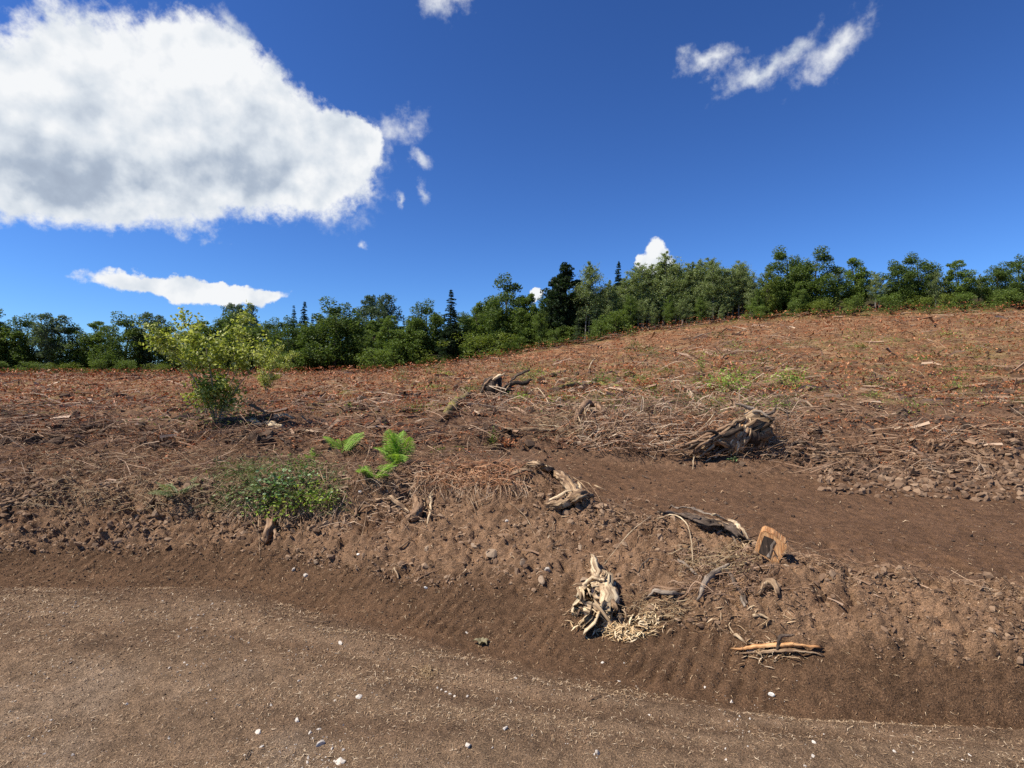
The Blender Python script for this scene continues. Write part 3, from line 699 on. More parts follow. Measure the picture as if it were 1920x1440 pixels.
def conifer(seed, h=12., w=5.2, base=.04, mat='lf_conifer', leaf=.34, tiers=44, name='conifer', sparse=1.):
    """tapered spire with layered drooping boughs"""
    rng = np.random.default_rng(seed); parts = [tube_arrays([(0, 0, -.4), (.05, 0, h*.5), (0, 0, h)], [h*.018, h*.011, h*.001], 6, 12, seed)]; pts = []
    for k in range(tiers):
        t = base + (1 - base) * (k + rng.uniform(0, .6)) / tiers; nb = 5 if t > .75 else 7
        for b in range(nb):
            az = rng.uniform(0, 6.283); L_ = w / 2 * (1 - t) ** .82 * rng.uniform(.55, 1.15) * (1 + .15 * math.sin(t * 31)) + .12
            p0 = np.array([0, 0, h * t]); dirv = np.array([math.cos(az), math.sin(az), 0]); m = int(sparse * (18 + 46 * L_ / (w / 2))); tt = rng.uniform(.1, 1, m)
            q = p0 + dirv * (tt * L_)[:, None]; q[:, 2] += L_ * (.22 * tt - .42 * tt ** 2) - rng.uniform(0, 1, m) * .16 * L_ * (1 - tt * .4)
            side = np.array([-math.sin(az), math.cos(az), 0]); q += side * (rng.normal(0, 1, m) * .15 * L_ * (1.1 - tt))[:, None]; pts.append(q)
    return tree_obj(name, parts, 'trunk_dark', np.concatenate(pts), leaf, .42, mat, seed, flatk=.55)
def shrub(seed, h=2.4, w=3., mat='lf_bright', clumps=26, per=80, leaf=.13, name='bush'):
    rng = np.random.default_rng(seed); c = np.stack([rng.normal(0, w*.22, clumps), rng.normal(0, w*.22, clumps), rng.uniform(.05, .9, clumps) * h], -1)
    c[:, :2] *= (1.25 - .7 * c[:, 2:3] / h); r = rng.uniform(.10, .2, clumps) * w
    pts = clump_points(c, r, per, rng, .7, .3)
    parts = [tube_arrays([(0, 0, -.1), tuple(c[i] * .5), tuple(c[i])], [h*.012, h*.008, h*.003], 4, 4, seed + i) for i in range(0, clumps, 3)]
    return tree_obj(name, parts, 'trunk_dark', pts, leaf, .55, mat, seed)

PROTO = {}
def proto(key):
    if key in PROTO: return PROTO[key]
    p = {
     'bl1': lambda: broadleaf(101), 'bl2': lambda: broadleaf(102, w=7.4, clumps=110, base=.05),
     'bl3': lambda: broadleaf(103, w=6.6, clumps=110, mat='lf_mid', base=.08), 'oak': lambda: broadleaf(104, w=5.4, clumps=110, mat='lf_oak', base=.25, cr=.9, leaf=.32),
     'far': lambda: broadleaf(105, w=6.5, clumps=90, mat='lf_blue', base=.3, per=110, leaf=.3),
     'br': lambda: broadleaf(106, w=5.6, clumps=95, mat='lf_bright', base=.05, per=80),
     'al1': lambda: alder(111), 'al2': lambda: alder(112, w=5., stems=3, nb=42), 'al3': lambda: alder(113, w=4., base=.15),
     'al4': lambda: alder(114, w=4.4, base=.15, stems=3, mat='lf_mid'),
     'co1': lambda: conifer(121), 'co2': lambda: conifer(122, w=3.6, tiers=34), 'co3': lambda: conifer(123, w=5.2, sparse=.7, tiers=30, mat='lf_blue'),
     'sh1': lambda: shrub(131, mat='lf_mid', clumps=34), 'sh2': lambda: shrub(132, mat='lf_mid', w=3.4), 'sh3': lambda: shrub(133, h=2., w=3.6, mat='lf_bright'),
    }[key]()
    PROTO[key] = [p, False]; return PROTO[key]
PH = {'co': 12., 'sh': 2.4}
WK = {'bl': 1.25, 'fa': 1.15, 'br': 1.2, 'oa': 1.15}
def plant_tree(key, px, top, label, back=3., wk=1., cat='tree', group=None, name=None, dist=None, hh=None):
    """stand a tree behind the edge of the clearing under a bearing; its top reaches the given height"""
    pr = proto(key); src, used = pr
    o = src if not used else copy_tree(src); pr[1] = True
    d0 = float(np.interp((px - 960) / F * 75 / gof(75.), (np.array(PX) - 960) / F * 75 / gof(75.), LINES[13][0]))
    d = dist or d0 + back; x = (px - 960) / F * d; z = H(x, d)
    h = hh or (CAM_Z + (720 - top) / F * d - z); base = PH.get(key[:2], 10.)
    s = h / base; wk *= WK.get(key[:2], 1.)
    o.location = (x, d, z - .05); o.scale = (s * wk, s * wk, s); o.rotation_euler = (0, 0, random.uniform(0, 6.28))
    if name: o.name = name
    return tag(o, label, cat, group)

ORD = ['first', 'second', 'third', 'fourth', 'fifth', 'sixth', 'seventh', 'eighth', 'ninth', 'tenth', 'eleventh', 'twelfth', 'thirteenth', 'fourteenth', 'fifteenth', 'sixteenth', 'seventeenth', 'eighteenth', 'nineteenth', 'twentieth']
def nth(i): return ORD[i] if i < 20 else 'twenty-' + ORD[i - 20] if i < 29 else ['thirtieth', 'thirty-first', 'thirty-second', 'thirty-third'][i - 29]
def forest():
    T = plant_tree
    # the back row closes the wood behind the named trees
    for i, (px, top, k) in enumerate([(455, 598, 'bl1'), (505, 606, 'bl2'), (650, 600, 'bl2'), (680, 610, 'bl1'), (770, 610, 'bl2'), (870, 592, 'bl1'), (918, 568, 'bl2'), (1005, 575, 'bl1'), (1040, 545, 'bl2'), (1100, 545, 'bl1'), (1140, 545, 'bl2'),
            (1180, 520, 'bl1'), (1220, 515, 'bl2'), (1262, 508, 'bl1'), (1305, 506, 'bl2'), (1345, 506, 'bl1'), (1385, 510, 'bl2'), (1420, 525, 'bl1'), (1455, 520, 'bl2'), (1496, 510, 'bl1')]):
        T(k, px, top, 'dark tree in the back row of the wood, mostly hidden, %s from the left' % nth(i), 13, .95, group='back row of the wood')
    for i, (px, top, k) in enumerate([(440, 612, 'bl3'), (480, 618, 'bl2'), (520, 622, 'bl1'), (565, 612, 'bl3'), (610, 600, 'bl1'), (655, 598, 'bl2'), (700, 606, 'bl3'), (745, 612, 'bl1'), (785, 604, 'bl2'), (825, 600, 'bl3'), (872, 596, 'bl2'), (910, 584, 'bl1'),
            (970, 560, 'bl3'), (1000, 585, 'bl2'), (1035, 565, 'bl3'), (1080, 548, 'bl2'), (1125, 552, 'bl3'), (1165, 540, 'bl1'), (1205, 530, 'bl2'), (1245, 524, 'bl1'), (1290, 520, 'bl2'), (1330, 520, 'bl1'), (1372, 522, 'bl2'), (1410, 535, 'bl3'), (1450, 532, 'bl1'), (1490, 520, 'bl2')]):
        T(k, px, top, 'shaded tree in the middle row of the wood, %s from the left' % nth(i), 8, .9, group='middle row of the wood')
    # left part of the wood
    T('far', 436, 574, 'grey green far tree, the left one of two behind the yellow green sapling', 40, .8)
    T('far', 463, 573, 'grey green far tree, the right one of two behind the yellow green sapling', 38, .75)
    T('co2', 551, 572, 'dark spire conifer, shorter left one of the pair above the round tree', 26, 1.0, name='conifer')
    T('co1', 571, 564, 'dark spire conifer, taller right one of the pair above the round tree', 25, .95)
    T('co2', 586, 587, 'small far conifer tip just right of the conifer pair', 32, .9)
    T('co2', 598, 590, 'second small far conifer tip right of the conifer pair', 34, 1.)
    T('bl1', 540, 603, 'round dark broadleaf tree below the conifer pair', 4, .85)
    T('bl2', 628, 576, 'largest rounded dark broadleaf tree at the left of the clearing edge', 3, 1.12)
    T('bl1', 590, 604, 'dark broadleaf tree leaning against the largest rounded tree on its left', 5, .9)
    T('co2', 671, 580, 'thin conifer tip rising right of the largest rounded broadleaf tree', 20, .9)
    T('far', 698, 558, 'grey green domed tree standing high behind the left wood', 22, .85)
    T('far', 722, 556, 'darker half of the twin domes standing high behind the left wood', 20, .7)
    T('bl3', 732, 596, 'mid green tree below the twin domed trees', 2, .85)
    T('al4', 690, 625, 'loose pale branched small tree at the clearing edge below the domed trees', 1, 1.1)
    T('co2', 757, 590, 'small pointed conifer in the gap right of the domed trees', 16, .9)
    T('bl2', 800, 574, 'bronze tipped broad tree left of the tall spire conifer', 4, .85)
    T('bl3', 780, 600, 'green tree tucked under the bronze tipped broad tree', 2, .8)
    T('co1', 846, 541, 'tall dark spire conifer standing alone above the wood, left of middle', 1, 1.05)
    T('oak', 845, 612, 'dense dark tree wrapped round the foot of the tall spire conifer', 0, 1.2)
    T('bl3', 893, 573, 'fresh green rounded tree right of the tall spire conifer', 4, .75)
    T('bl1', 950, 532, 'big dark domed tree in the middle of the tree line', 4, .85)
    T('bl2', 928, 575, 'dark shoulder tree at the left foot of the big domed tree', 3, .75)
    T('bl3', 990, 556, 'green tree sloping down right of the big domed tree', 3, .8)
    T('al4', 1012, 580, 'small loose green tree left of the very dark oak', 1, 1.)
    # right part of the wood
    T('oak', 1062, 502, 'very dark tall oak like tree with ragged top, left of the silvery tree', 3, .95)
    T('oak', 1046, 530, 'dark lower limbs tree on the left side of the very dark oak', 2, .7)
    T('al2', 1097, 490, 'tall silvery grey green tree right beside the very dark oak', 2, .85)
    T('co3', 1118, 548, 'drooping conifer with open boughs under the tall silvery tree', 0, .95)
    T('co3', 1085, 575, 'low spreading conifer at the foot of the very dark oak', -1, 1.0)
    T('al1', 1137, 525, 'thin upright green tree between the silvery tree and the conifer', 2, .8)
    T('co1', 1160, 488, 'dark conifer with blunt top poking out left of the alder stand', 7, .85)
    al = [(1150, 535, 'al3'), (1172, 520, 'al1'), (1190, 494, 'al2'), (1214, 497, 'al1'), (1232, 490, 'al3'), (1244, 474, 'al1'), (1262, 486, 'al2'), (1285, 492, 'al3'), (1303, 488, 'al1'), (1322, 485, 'al2'), (1341, 488, 'al1'),
          (1362, 505, 'al3'), (1378, 490, 'al2'), (1394, 496, 'al1')]
    lab = ['short alder at the left end of the alder stand', 'second alder from the left end of the stand, below the blunt conifer', 'alder beneath the left half of the small upright cloud', 'alder beneath the right half of the small upright cloud',
           'slim alder just left of the tallest feathery top', 'alder with the tallest feathery top in front of the small cloud', 'alder just right of the tallest feathery top', 'low topped alder in the middle of the stand', 'alder with rounded top right of the middle of the stand',
           'broad alder at the highest part of the right stand', 'alder at the right end of the dense stand', 'lower alder in the dip after the dense stand', 'alder with pale bare trunk after the dip', 'slim alder with pale bare trunk, last of the stand']
    for (px, t, k), l in zip(al, lab): T(k, px, t, 'silvery green ' + l, 2.5 + (px % 3), 1.02, group='alder stand on the right of the ridge')
    for i, px in enumerate([1180, 1203, 1226, 1256, 1276, 1294, 1313, 1333, 1352]):
        T(['al4', 'al2', 'al3'][i % 3], px, 552 + (i * 7) % 19, 'low leafy young alder in front of the taller stand, %s from the left' % nth(i), 1, 1., group='young alders in front of the stand')
    T('al1', 1408, 512, 'thin tree with open crown between the alders and the yellowish tree', 2, .8)
    T('br', 1440, 511, 'yellowish green broadleaf tree near the right end of the ridge', 2, .75)
    T('bl3', 1420, 545, 'small green tree at the left foot of the yellowish tree', 1, .6)
    T('bl1', 1476, 473, 'tall dark green tree at the right end of the ridge', 5, .85)
    T('bl3', 1500, 530, 'green tree below the tall dark one at the right end', 2, .7)
    # beyond the ends of the photograph
    for i, px in enumerate(range(-40, 425, 46)):
        T(['bl1', 'bl3', 'bl2', 'far'][i % 4], px, 585 + (i * 23) % 31, 'tree of the wood left of the sapling, %s from the left end' % nth(i), 4 + i % 3, 1., group='trees to the left of the clearing')
    for i, px in enumerate(range(1530, 2000, 38)):
        T(['bl1', 'al2', 'bl3', 'al1', 'bl2'][i % 5], px, 478 + (i * 23) % 37, 'tree on the ridge past the tall dark right one, %s from it' % nth(i), 3 + i % 3, .9, group='trees along the ridge to the right')
    # bushes along the edge of the clearing
    bs = [(575, 675, 'sh2'), (600, 684, 'sh1'), (540, 672, 'sh1'), (648, 682, 'sh2'), (690, 664, 'sh1'), (715, 655, 'sh2'), (735, 650, 'sh1'), (760, 640, 'sh2'), (785, 652, 'sh1'), (812, 648, 'sh3'), (835, 655, 'sh2'), (868, 640, 'sh1'),
          (888, 628, 'sh2'), (905, 622, 'sh3'), (930, 628, 'sh1'), (955, 618, 'sh2'), (980, 610, 'sh1'), (1000, 605, 'sh3'), (1020, 615, 'sh2'), (1040, 608, 'sh1'), (1062, 612, 'sh2'), (1120, 605, 'sh2'), (1150, 598, 'sh1'), (1268, 592, 'sh2'),
          (1230, 596, 'sh1'), (1365, 583, 'sh3'), (1395, 578, 'sh2'), (1425, 565, 'sh1'), (1450, 570, 'sh3'), (1485, 562, 'sh1'), (1100, 612, 'sh1')]
    bs.sort()
    look = {'sh1': 'mid green rounded', 'sh2': 'mid green wide', 'sh3': 'bright green low'}
    bs = [b for i, b in enumerate(bs) if i % 4 != 1 or b[0] < 1000]
    for i, (px, t, k) in enumerate(bs):
        T(k, px + (i * 13) % 9 - 4, t - 18 + (i * 37) % 43, look[k] + ' bush at the foot of the wood, %s bush from the left' % nth(i), -1.8 + (i * 7) % 5 * .9, [1.0, 1.5, .8, 1.25][i % 4], 'bush', 'bushes along the edge of the clearing', name='bush')
    for i in range(14):
        px = [0, 60, 120, 180, 240, 300, 360, 400, 1540, 1600, 1670, 1740, 1810, 1880][i]
        T(['sh1', 'sh2', 'sh3'][i % 3], px, 0, 'green bush under the outer trees %s the photographed wood, %s of its row' % ('left of' if i < 8 else 'right of', nth(i % 8)), -1.5, 1.2, 'bush', 'bushes further along the forest edge', hh=2.6, name='bush')
forest()

# ------------------------------------------------------------------ the yellow green saplings at the left
def sapling(px, py, h, w, label, seed, nst=7, leaf=.058, per=110, mat='lf_sap'):
    rng = np.random.default_rng(seed); p = gp(px, py); root = empty('sapling', p); tag(root, label, 'sapling')
    pts = []
    for s in range(nst):
        az = rng.uniform(0, 6.283); ln = rng.uniform(.25, 1) * w * .5; hh = h * rng.uniform(.6, 1.)
        e = Vector((math.cos(az) * ln, math.sin(az) * ln, hh)); m1 = Vector((e.x * .35, e.y * .35, hh * .45))
        limb('stem', [(0, 0, -.05), tuple(m1), tuple(e)], [.010, .007, .002], 'grey', root, sides=5, n=8, seed=seed + s)
        for b in range(12):
            t = rng.uniform(.2, 1); q = Vector(m1).lerp(e, t) if t > .45 else Vector(m1) * (t / .45)
            az2 = rng.uniform(0, 6.283); L_ = rng.uniform(.12, .38) * w * .5
            dv = np.array([math.cos(az2), math.sin(az2), rng.uniform(.1, .9)]) * L_
            tt = rng.uniform(.1, 1, per // 12 * 4)[:, None]; pts.append(np.array(q) + dv * tt + rng.normal(0, .05, (len(tt), 3)))
    link('foliage', leaves_mesh('foliage', np.concatenate(pts), leaf, .62, M[mat], rng), root); return root
sapling(408, 797, 1.62, 1.7, 'leafy yellow green sapling with pale leaf undersides at the left edge of the clearing', 301, 9, per=170)
sapling(500, 742, 1.55, 1.7, 'shorter yellow green sapling right of the tall one at the left edge', 302, 7, per=150)

# ------------------------------------------------------------------ ferns and small plants
def frond_mesh(seed, L_=.42, droop=.5, mat='lf_fern'):
    rng = np.random.default_rng(seed); V, Fc = [], []; n = 20; pr = None
    for i in range(n + 1):
        t = i / n; x = L_ * t * (1 - .12 * t * t); z = L_ * (.62 * t - droop * t * t); 
        w = .0022; c = Vector((x, .01 * math.sin(t * 3 + seed), z)); a = len(V); V += [tuple(c + Vector((0, -w, 0))), tuple(c + Vector((0, w, 0)))]
        if i: Fc.append((a - 2, a, a + 1)); Fc.append((a - 2, a + 1, a - 1))
        if i > 2:
            pl = L_ * .27 * math.sin(math.pi * min(1, .14 + t * .88)) ** .75 * rng.uniform(.85, 1.1)
            for sgn in (-1, 1):
                for sub in range(3):
                    f0, f1 = sub / 3, (sub + 1) / 3
                    b = c + Vector((pl * .35 * f0, sgn * pl * f0, -pl * .18 * f0 * f0)); e = c + Vector((pl * .35 * f1, sgn * pl * f1, -pl * .3 * f1 * f1))
                    wv = Vector((L_ * .021 * (1.15 - f0), 0, rng.uniform(-.2, .2) * L_ * .02)); a = len(V)
                    V += [tuple(b - wv), tuple(e), tuple(b + wv)]; Fc.append((a, a + 1, a + 2))
    return np_mesh('frond', np.array(V), np.array(Fc), M[mat])
def fern(px, py, L_, n, label, seed, mat='lf_fern', lean=(0, 360), tilt=(0, 25), lift=0.):
    r = random.Random(seed); root = empty('fern', gp(px, py, lift)); tag(root, label, 'fern')
    ms = [frond_mesh(seed * 10 + k, L_, r.uniform(.25, .62), mat) for k in range(3)]
    for k in range(n):
        o = link('frond', ms[k % 3], root); s = r.uniform(.7, 1.1); o.scale = (s, s, s)
        az = math.radians(lean[0] + (lean[1] - lean[0]) * (k + r.random() * .7) / n)
        o.rotation_euler = (r.uniform(-.4, .4), -math.radians(r.uniform(*tilt)), az)
    return root
fern(745, 878, .44, 13, 'bright green fern, the tallest one, above the forked root', 401, lean=(20, 330), tilt=(22, 70))
fern(703, 900, .29, 9, 'bright green low fern to the left of the tallest fern', 402, lean=(-60, 250), tilt=(0, 30))
fern(640, 850, .36, 6, 'green fern with three arching fronds on the left bank top', 403, lean=(-20, 170), tilt=(5, 35))
fern(590, 862, .20, 5, 'small fern left of the arching fern on the bank top', 404, lean=(40, 250), tilt=(0, 40))
fern(498, 925, .28, 8, 'dull green drooping fern in the vine patch on the left bank', 405, 'lf_fern_dull', lean=(150, 400), tilt=(0, 30))
fern(485, 895, .22, 5, 'dull small fern above the drooping one on the left bank', 406, 'lf_fern_dull', lean=(0, 200))
fern(330, 930, .3, 8, 'dull fern on the bank beyond the left edge', 407, 'lf_fern_dull')
def leafy(px, py, h, w, n, label, seed, mat='lf_lime', leaf=.03, name='seedling', cat='plant', flat_=.8, stems=5, group=None, asp=.55, up=0.5):
    rng = np.random.default_rng(seed); p = gp(px, py); root = empty(name, p); tag(root, label, cat, group)
    c = np.stack([rng.normal(0, w*.25, n), rng.normal(0, w*.25, n), np.abs(rng.normal(.5, .28, n)) * h], -1)
    parts = []
    for s in range(stems):
        e = c[rng.integers(n)]; parts.append(tube_arrays([(0, 0, -.02), (e[0]*.5, e[1]*.5, e[2]*.6), tuple(e)], [.004, .003, .001], 4, 4, seed + s))
    link('stems', poly_mesh('stems', *join_arrays(parts), M['root']), root)
    link('leaves', leaves_mesh('leaves', c, leaf, asp, M[mat], rng, flatk=.9), root); return root
leafy(1315, 700, .62, .28, 120, 'upright lime green seedling standing alone high on the red slope', 501, leaf=.07)
leafy(1370, 738, .52, 1.0, 420, 'wide lime green bush on the red slope below the upright seedling', 502, leaf=.075, name='low_bush', cat='bush', stems=12)
leafy(1415, 716, .4, .5, 110, 'small dark green shrub beside the wide lime bush', 503, 'lf_mid', leaf=.06)
leafy(1482, 728, .5, .9, 320, 'lime green bush on the slope at the right edge of the photograph', 504, leaf=.07, name='low_bush', cat='bush', stems=10)
leafy(1450, 725, .25, .8, 150, 'low pale leafed runner between the two lime bushes', 505, leaf=.05)
leafy(1130, 722, .3, 1.0, 300, 'dull green salal clump above the mossy horizontal log', 506, 'lf_mid', leaf=.06, name='low_bush', cat='bush', stems=10)
leafy(1175, 705, .3, .4, 90, 'small pale leafed sprout right of the salal clump', 507, leaf=.05)
leafy(925, 842, .26, .16, 130, 'fresh green upright sprout at the left end of the terrace', 508, 'lf_bright', leaf=.028)
leafy(820, 850, .08, .25, 70, 'creeping green sprig on the bank right of the tallest fern', 509, 'lf_bright', leaf=.025)
leafy(858, 848, .08, .25, 60, 'second creeping sprig between the tallest fern and the upright sprout', 510, 'lf_bright', leaf=.022)
leafy(650, 745, .22, .6, 170, 'pale lime leafed sprawl on the hillside above the arching fern', 511, leaf=.035)
leafy(655, 772, .2, .2, 60, 'small lime sprout among the red leaves above the ferns', 512, leaf=.04)
leafy(582, 770, .12, .2, 60, 'small dark green sprout among red leaves left of the ferns', 513, 'lf_ivy', leaf=.035)
leafy(990, 722, .3, .7, 200, 'green regrowth right of the dark stump on the hillside', 514, 'lf_mid', leaf=.05)
leafy(975, 755, .25, .4, 120, 'deep green tuft at the foot of the dark stump', 515, 'lf_fern', leaf=.045)
leafy(1040, 760, .12, .35, 80, 'lime sprig below the pale bent branch on the hillside', 516, leaf=.04)
leafy(1198, 740, .16, .8, 150, 'pale green weeds right of the mossy horizontal log', 517, leaf=.04)
leafy(1205, 757, .2, .6, 150, 'green weeds on top of the root bank, left of the big stump', 518, 'lf_bright', leaf=.04)
leafy(1280, 752, .16, .9, 190, 'thin green grass and weeds along the top of the brush bank', 519, 'grassy', leaf=.05)
leafy(1345, 762, .18, .4, 90, 'pale weeds left of the grey branch on the big stump', 520, leaf=.04)
leafy(1455, 775, .2, .5, 150, 'pale lime shoots behind the big stump at the right', 521, leaf=.045)
leafy(1392, 812, .2, .16, 26, 'few broad bright green leaves growing from the big stump', 522, 'lf_fern', leaf=.055, asp=.8)
leafy(1400, 835, .12, .12, 16, 'pale green leaves hanging beside the foot of the big stump', 523, 'lf_ivy', leaf=.05, asp=.8)
leafy(1376, 866, .06, .14, 40, 'small dark green plant at the foot of the big stump', 524, 'lf_ivy', leaf=.03)
leafy(1378, 1108, .03, .05, 10, 'tiny bright green sprig in the root tangle', 525, 'lf_fern', leaf=.02)
leafy(1290, 1030, .03, .18, 36, 'small green weeds under the arching bare stem', 526, 'lf_bright', leaf=.016)
leafy(578, 952, .26, .5, 420, 'lime yellow leaves spilling over the edge of the left bank', 527, leaf=.034, name='vine_patch', cat='vine', stems=8, asp=.8)
leafy(535, 928, .24, .55, 420, 'dark ivy green leaves behind the lime ones on the left bank', 528, 'lf_ivy', leaf=.036, name='vine_patch', cat='vine', stems=8, asp=.8)
leafy(600, 905, .14, .5, 130, 'blue green vine leaves below the arching fern', 529, 'lf_ivy', leaf=.03, name='vine_patch', cat='vine', stems=8, asp=.8)
leafy(490, 965, .2, .35, 200, 'pale bramble leaves hanging at the left edge of the overhang', 530, 'lf_ivy', leaf=.03, name='vine_patch', cat='vine', asp=.8)
leafy(455, 905, .2, .7, 420, 'pale dry grass and weeds on the bank at the left edge', 531, 'grassy', leaf=.05, asp=.2)
leafy(520, 968, .24, .5, 300, 'lime green leaves hanging over the middle of the left overhang', 533, leaf=.032, name='vine_patch', cat='vine', stems=6, asp=.8)
leafy(455, 945, .24, .5, 260, 'mixed pale green weeds at the left end of the overhang', 534, 'lf_fern_dull', leaf=.034, name='vine_patch', cat='vine', stems=6, asp=.6)
leafy(560, 900, .26, .5, 240, 'tall mid green leafy stems behind the ivy patch', 535, 'lf_mid', leaf=.034, stems=8)
leafy(615, 955, .2, .35, 200, 'lime leaves at the right end of the left overhang', 536, leaf=.03, name='vine_patch', cat='vine', stems=6, asp=.8)
fern(556, 940, .26, 7, 'pale green fern poking out of the lime and ivy leaves', 408, 'lf_fern_dull', lean=(120, 400), tilt=(10, 50))
leafy(415, 803, .45, 1.1, 420, 'pale dry weeds round the foot of the tall sapling', 537, 'grassy', leaf=.05, asp=.3)
leafy(620, 935, .1, .3, 90, 'dark green runners at the right end of the vine patch', 532, 'lf_ivy', leaf=.026, name='vine_patch', cat='vine', asp=.8)

# ------------------------------------------------------------------ wood lying about: logs, roots, stumps
def pts3(lst): return [gp(a, b, c) for a, b, c in lst]
def wood_thing(name, label, cat, loc): return tag(empty(name, loc), label, cat)
# splintered pale stump at the foot of the bank
def pale_stump():
    o = gp(1128, 1150); root = wood_thing('splintered_stump', 'pale shredded stump with root arm, splintered and lying at the foot of the bank', 'stump', o)
    l = lambda *a, **k: limb(*a, parent=root, org=o, **k)
    l('trunk', pts3([(1140, 1172, -.01), (1136, 1138, .05), (1130, 1108, .06), (1119, 1080, .045), (1111, 1052, .03)]), [.025, .062, .045, .034, .008], 'pale', sides=18, lump=.22, ridge=.3, jag=(.03, .05), seed=3, flatten=.7)
    l('upper_slab', pts3([(1120, 1100, .07), (1116, 1078, .08), (1110, 1058, .07)]), [.028, .03, .004], 'pale', sides=9, lump=.2, ridge=.35, jag=(.02, .04), seed=8, flatten=.5)
    l('root', pts3([(1134, 1118, .11), (1118, 1118, .12), (1098, 1124, .10), (1084, 1136, .06), (1074, 1152, .01)]), [.016, .017, .016, .018, .010], 'pale', sides=9, lump=.2, ridge=.2, jag=(0, .02), seed=4)
    l('root', pts3([(1150, 1125, .07), (1156, 1140, .05), (1162, 1155, .0)]), [.022, .018, .004], 'pale', sides=8, lump=.3, ridge=.3, jag=(.01, .03), seed=5)
    l('root', pts3([(1112, 1100, .05), (1095, 1108, .05), (1078, 1104, .03)]), [.020, .014, .006], 'weather', sides=8, lump=.3, ridge=.3, jag=(.01, .03), seed=6)
    l('torn_slab', pts3([(1128, 1088, .05), (1127, 1108, .075), (1122, 1130, .085), (1114, 1152, .055), (1106, 1166, .015)]), [.012, .050, .078, .105, .110], 'pale', sides=44, n=40, lump=.35, ridge=.75, jag=(.03, .09), seed=14, flatten=.34, kink=.25)
    l('torn_slab', pts3([(1130, 1112, .06), (1138, 1138, .065), (1146, 1160, .02)]), [.02, .055, .065], 'weather', sides=36, n=26, lump=.35, ridge=.75, jag=(.03, .08), seed=15, flatten=.38, kink=.3)
    r = random.Random(5)
    for k in range(34):       # the torn fibrous skirt
        px = 1078 + k * 2.55 + r.uniform(-14, 14); py = 1150 + 20 * math.sin((k + 1) / 66 * 3.14) + r.uniform(-12, 8); t0 = r.uniform(.35, .85)
        sx, sy = 1110 + k * .5 + r.uniform(-6, 6), 1118 + r.uniform(-10, 14)
        st = (sx + (px - sx) * t0, sy + (py - sy) * t0, .095 * (1 - t0 * .5)); q = r.uniform(.003, .010)
        l('torn_fibre', pts3([st, ((st[0] + px) / 2 + r.uniform(-4, 4), (st[1] + py) / 2 - 2, .075 * (1 - t0 * .6)), (px, py, r.uniform(.004, .02))]), [q, q * 1.2, .002], ['pale', 'pale', 'pale', 'orange', 'weather'][k % 5], sides=5, n=6, lump=.3, ridge=.3, jag=(0, .02), seed=40 + k, flatten=.6)
pale_stump()
def splinter_heap(px0, px1, py0, py1, n, l0, l1, seed, label, mat='splinter', spread=1., lift=.012, name='wood_splinters', w=.11):
    rng = np.random.default_rng(seed); P = []
    for _ in range(n):
        if spread == 'g': a, b = rng.normal((px0 + px1) / 2, (px1 - px0) / 4), rng.normal((py0 + py1) / 2, (py1 - py0) / 4)
        else: a, b = rng.uniform(px0, px1), rng.uniform(py0, py1)
        P.append(gp(a, b, rng.uniform(.2, 1.6) * lift))
    v, Fc = strip_variants(16, 3, rng, w=w, bend=.35, arch=.35); s = l0 + (l1 - l0) * rng.uniform(0, 1, n) ** 2
    return tag(link(name, scatter_mesh(name, v, Fc, np.array(P), rand_rot(n, rng, .45), s, rng, M[mat])), label, kind='stuff')
splinter_heap(1085, 1170, 1160, 1188, 260, .02, .12, 61, 'torn pale splinters under the splintered stump', spread='g')
splinter_heap(1120, 1215, 1172, 1202, 420, .012, .09, 62, 'pale chips strewn right of the splintered stump', spread='g')
splinter_heap(1195, 1240, 1142, 1190, 260, .01, .07, 63, 'small pale heap of chips further right of the stump', spread='g')
splinter_heap(1050, 1120, 1120, 1185, 60, .02, .07, 64, 'brown chips left of the splintered stump', 'shred')
splinter_heap(1150, 1500, 1130, 1190, 260, .02, .09, 65, 'brown chips along the foot of the right bank', 'shred', w=.1)
splinter_heap(1380, 1500, 1200, 1250, 170, .02, .08, 66, 'brown strips of bark beside the split plank', 'shred', spread='g')

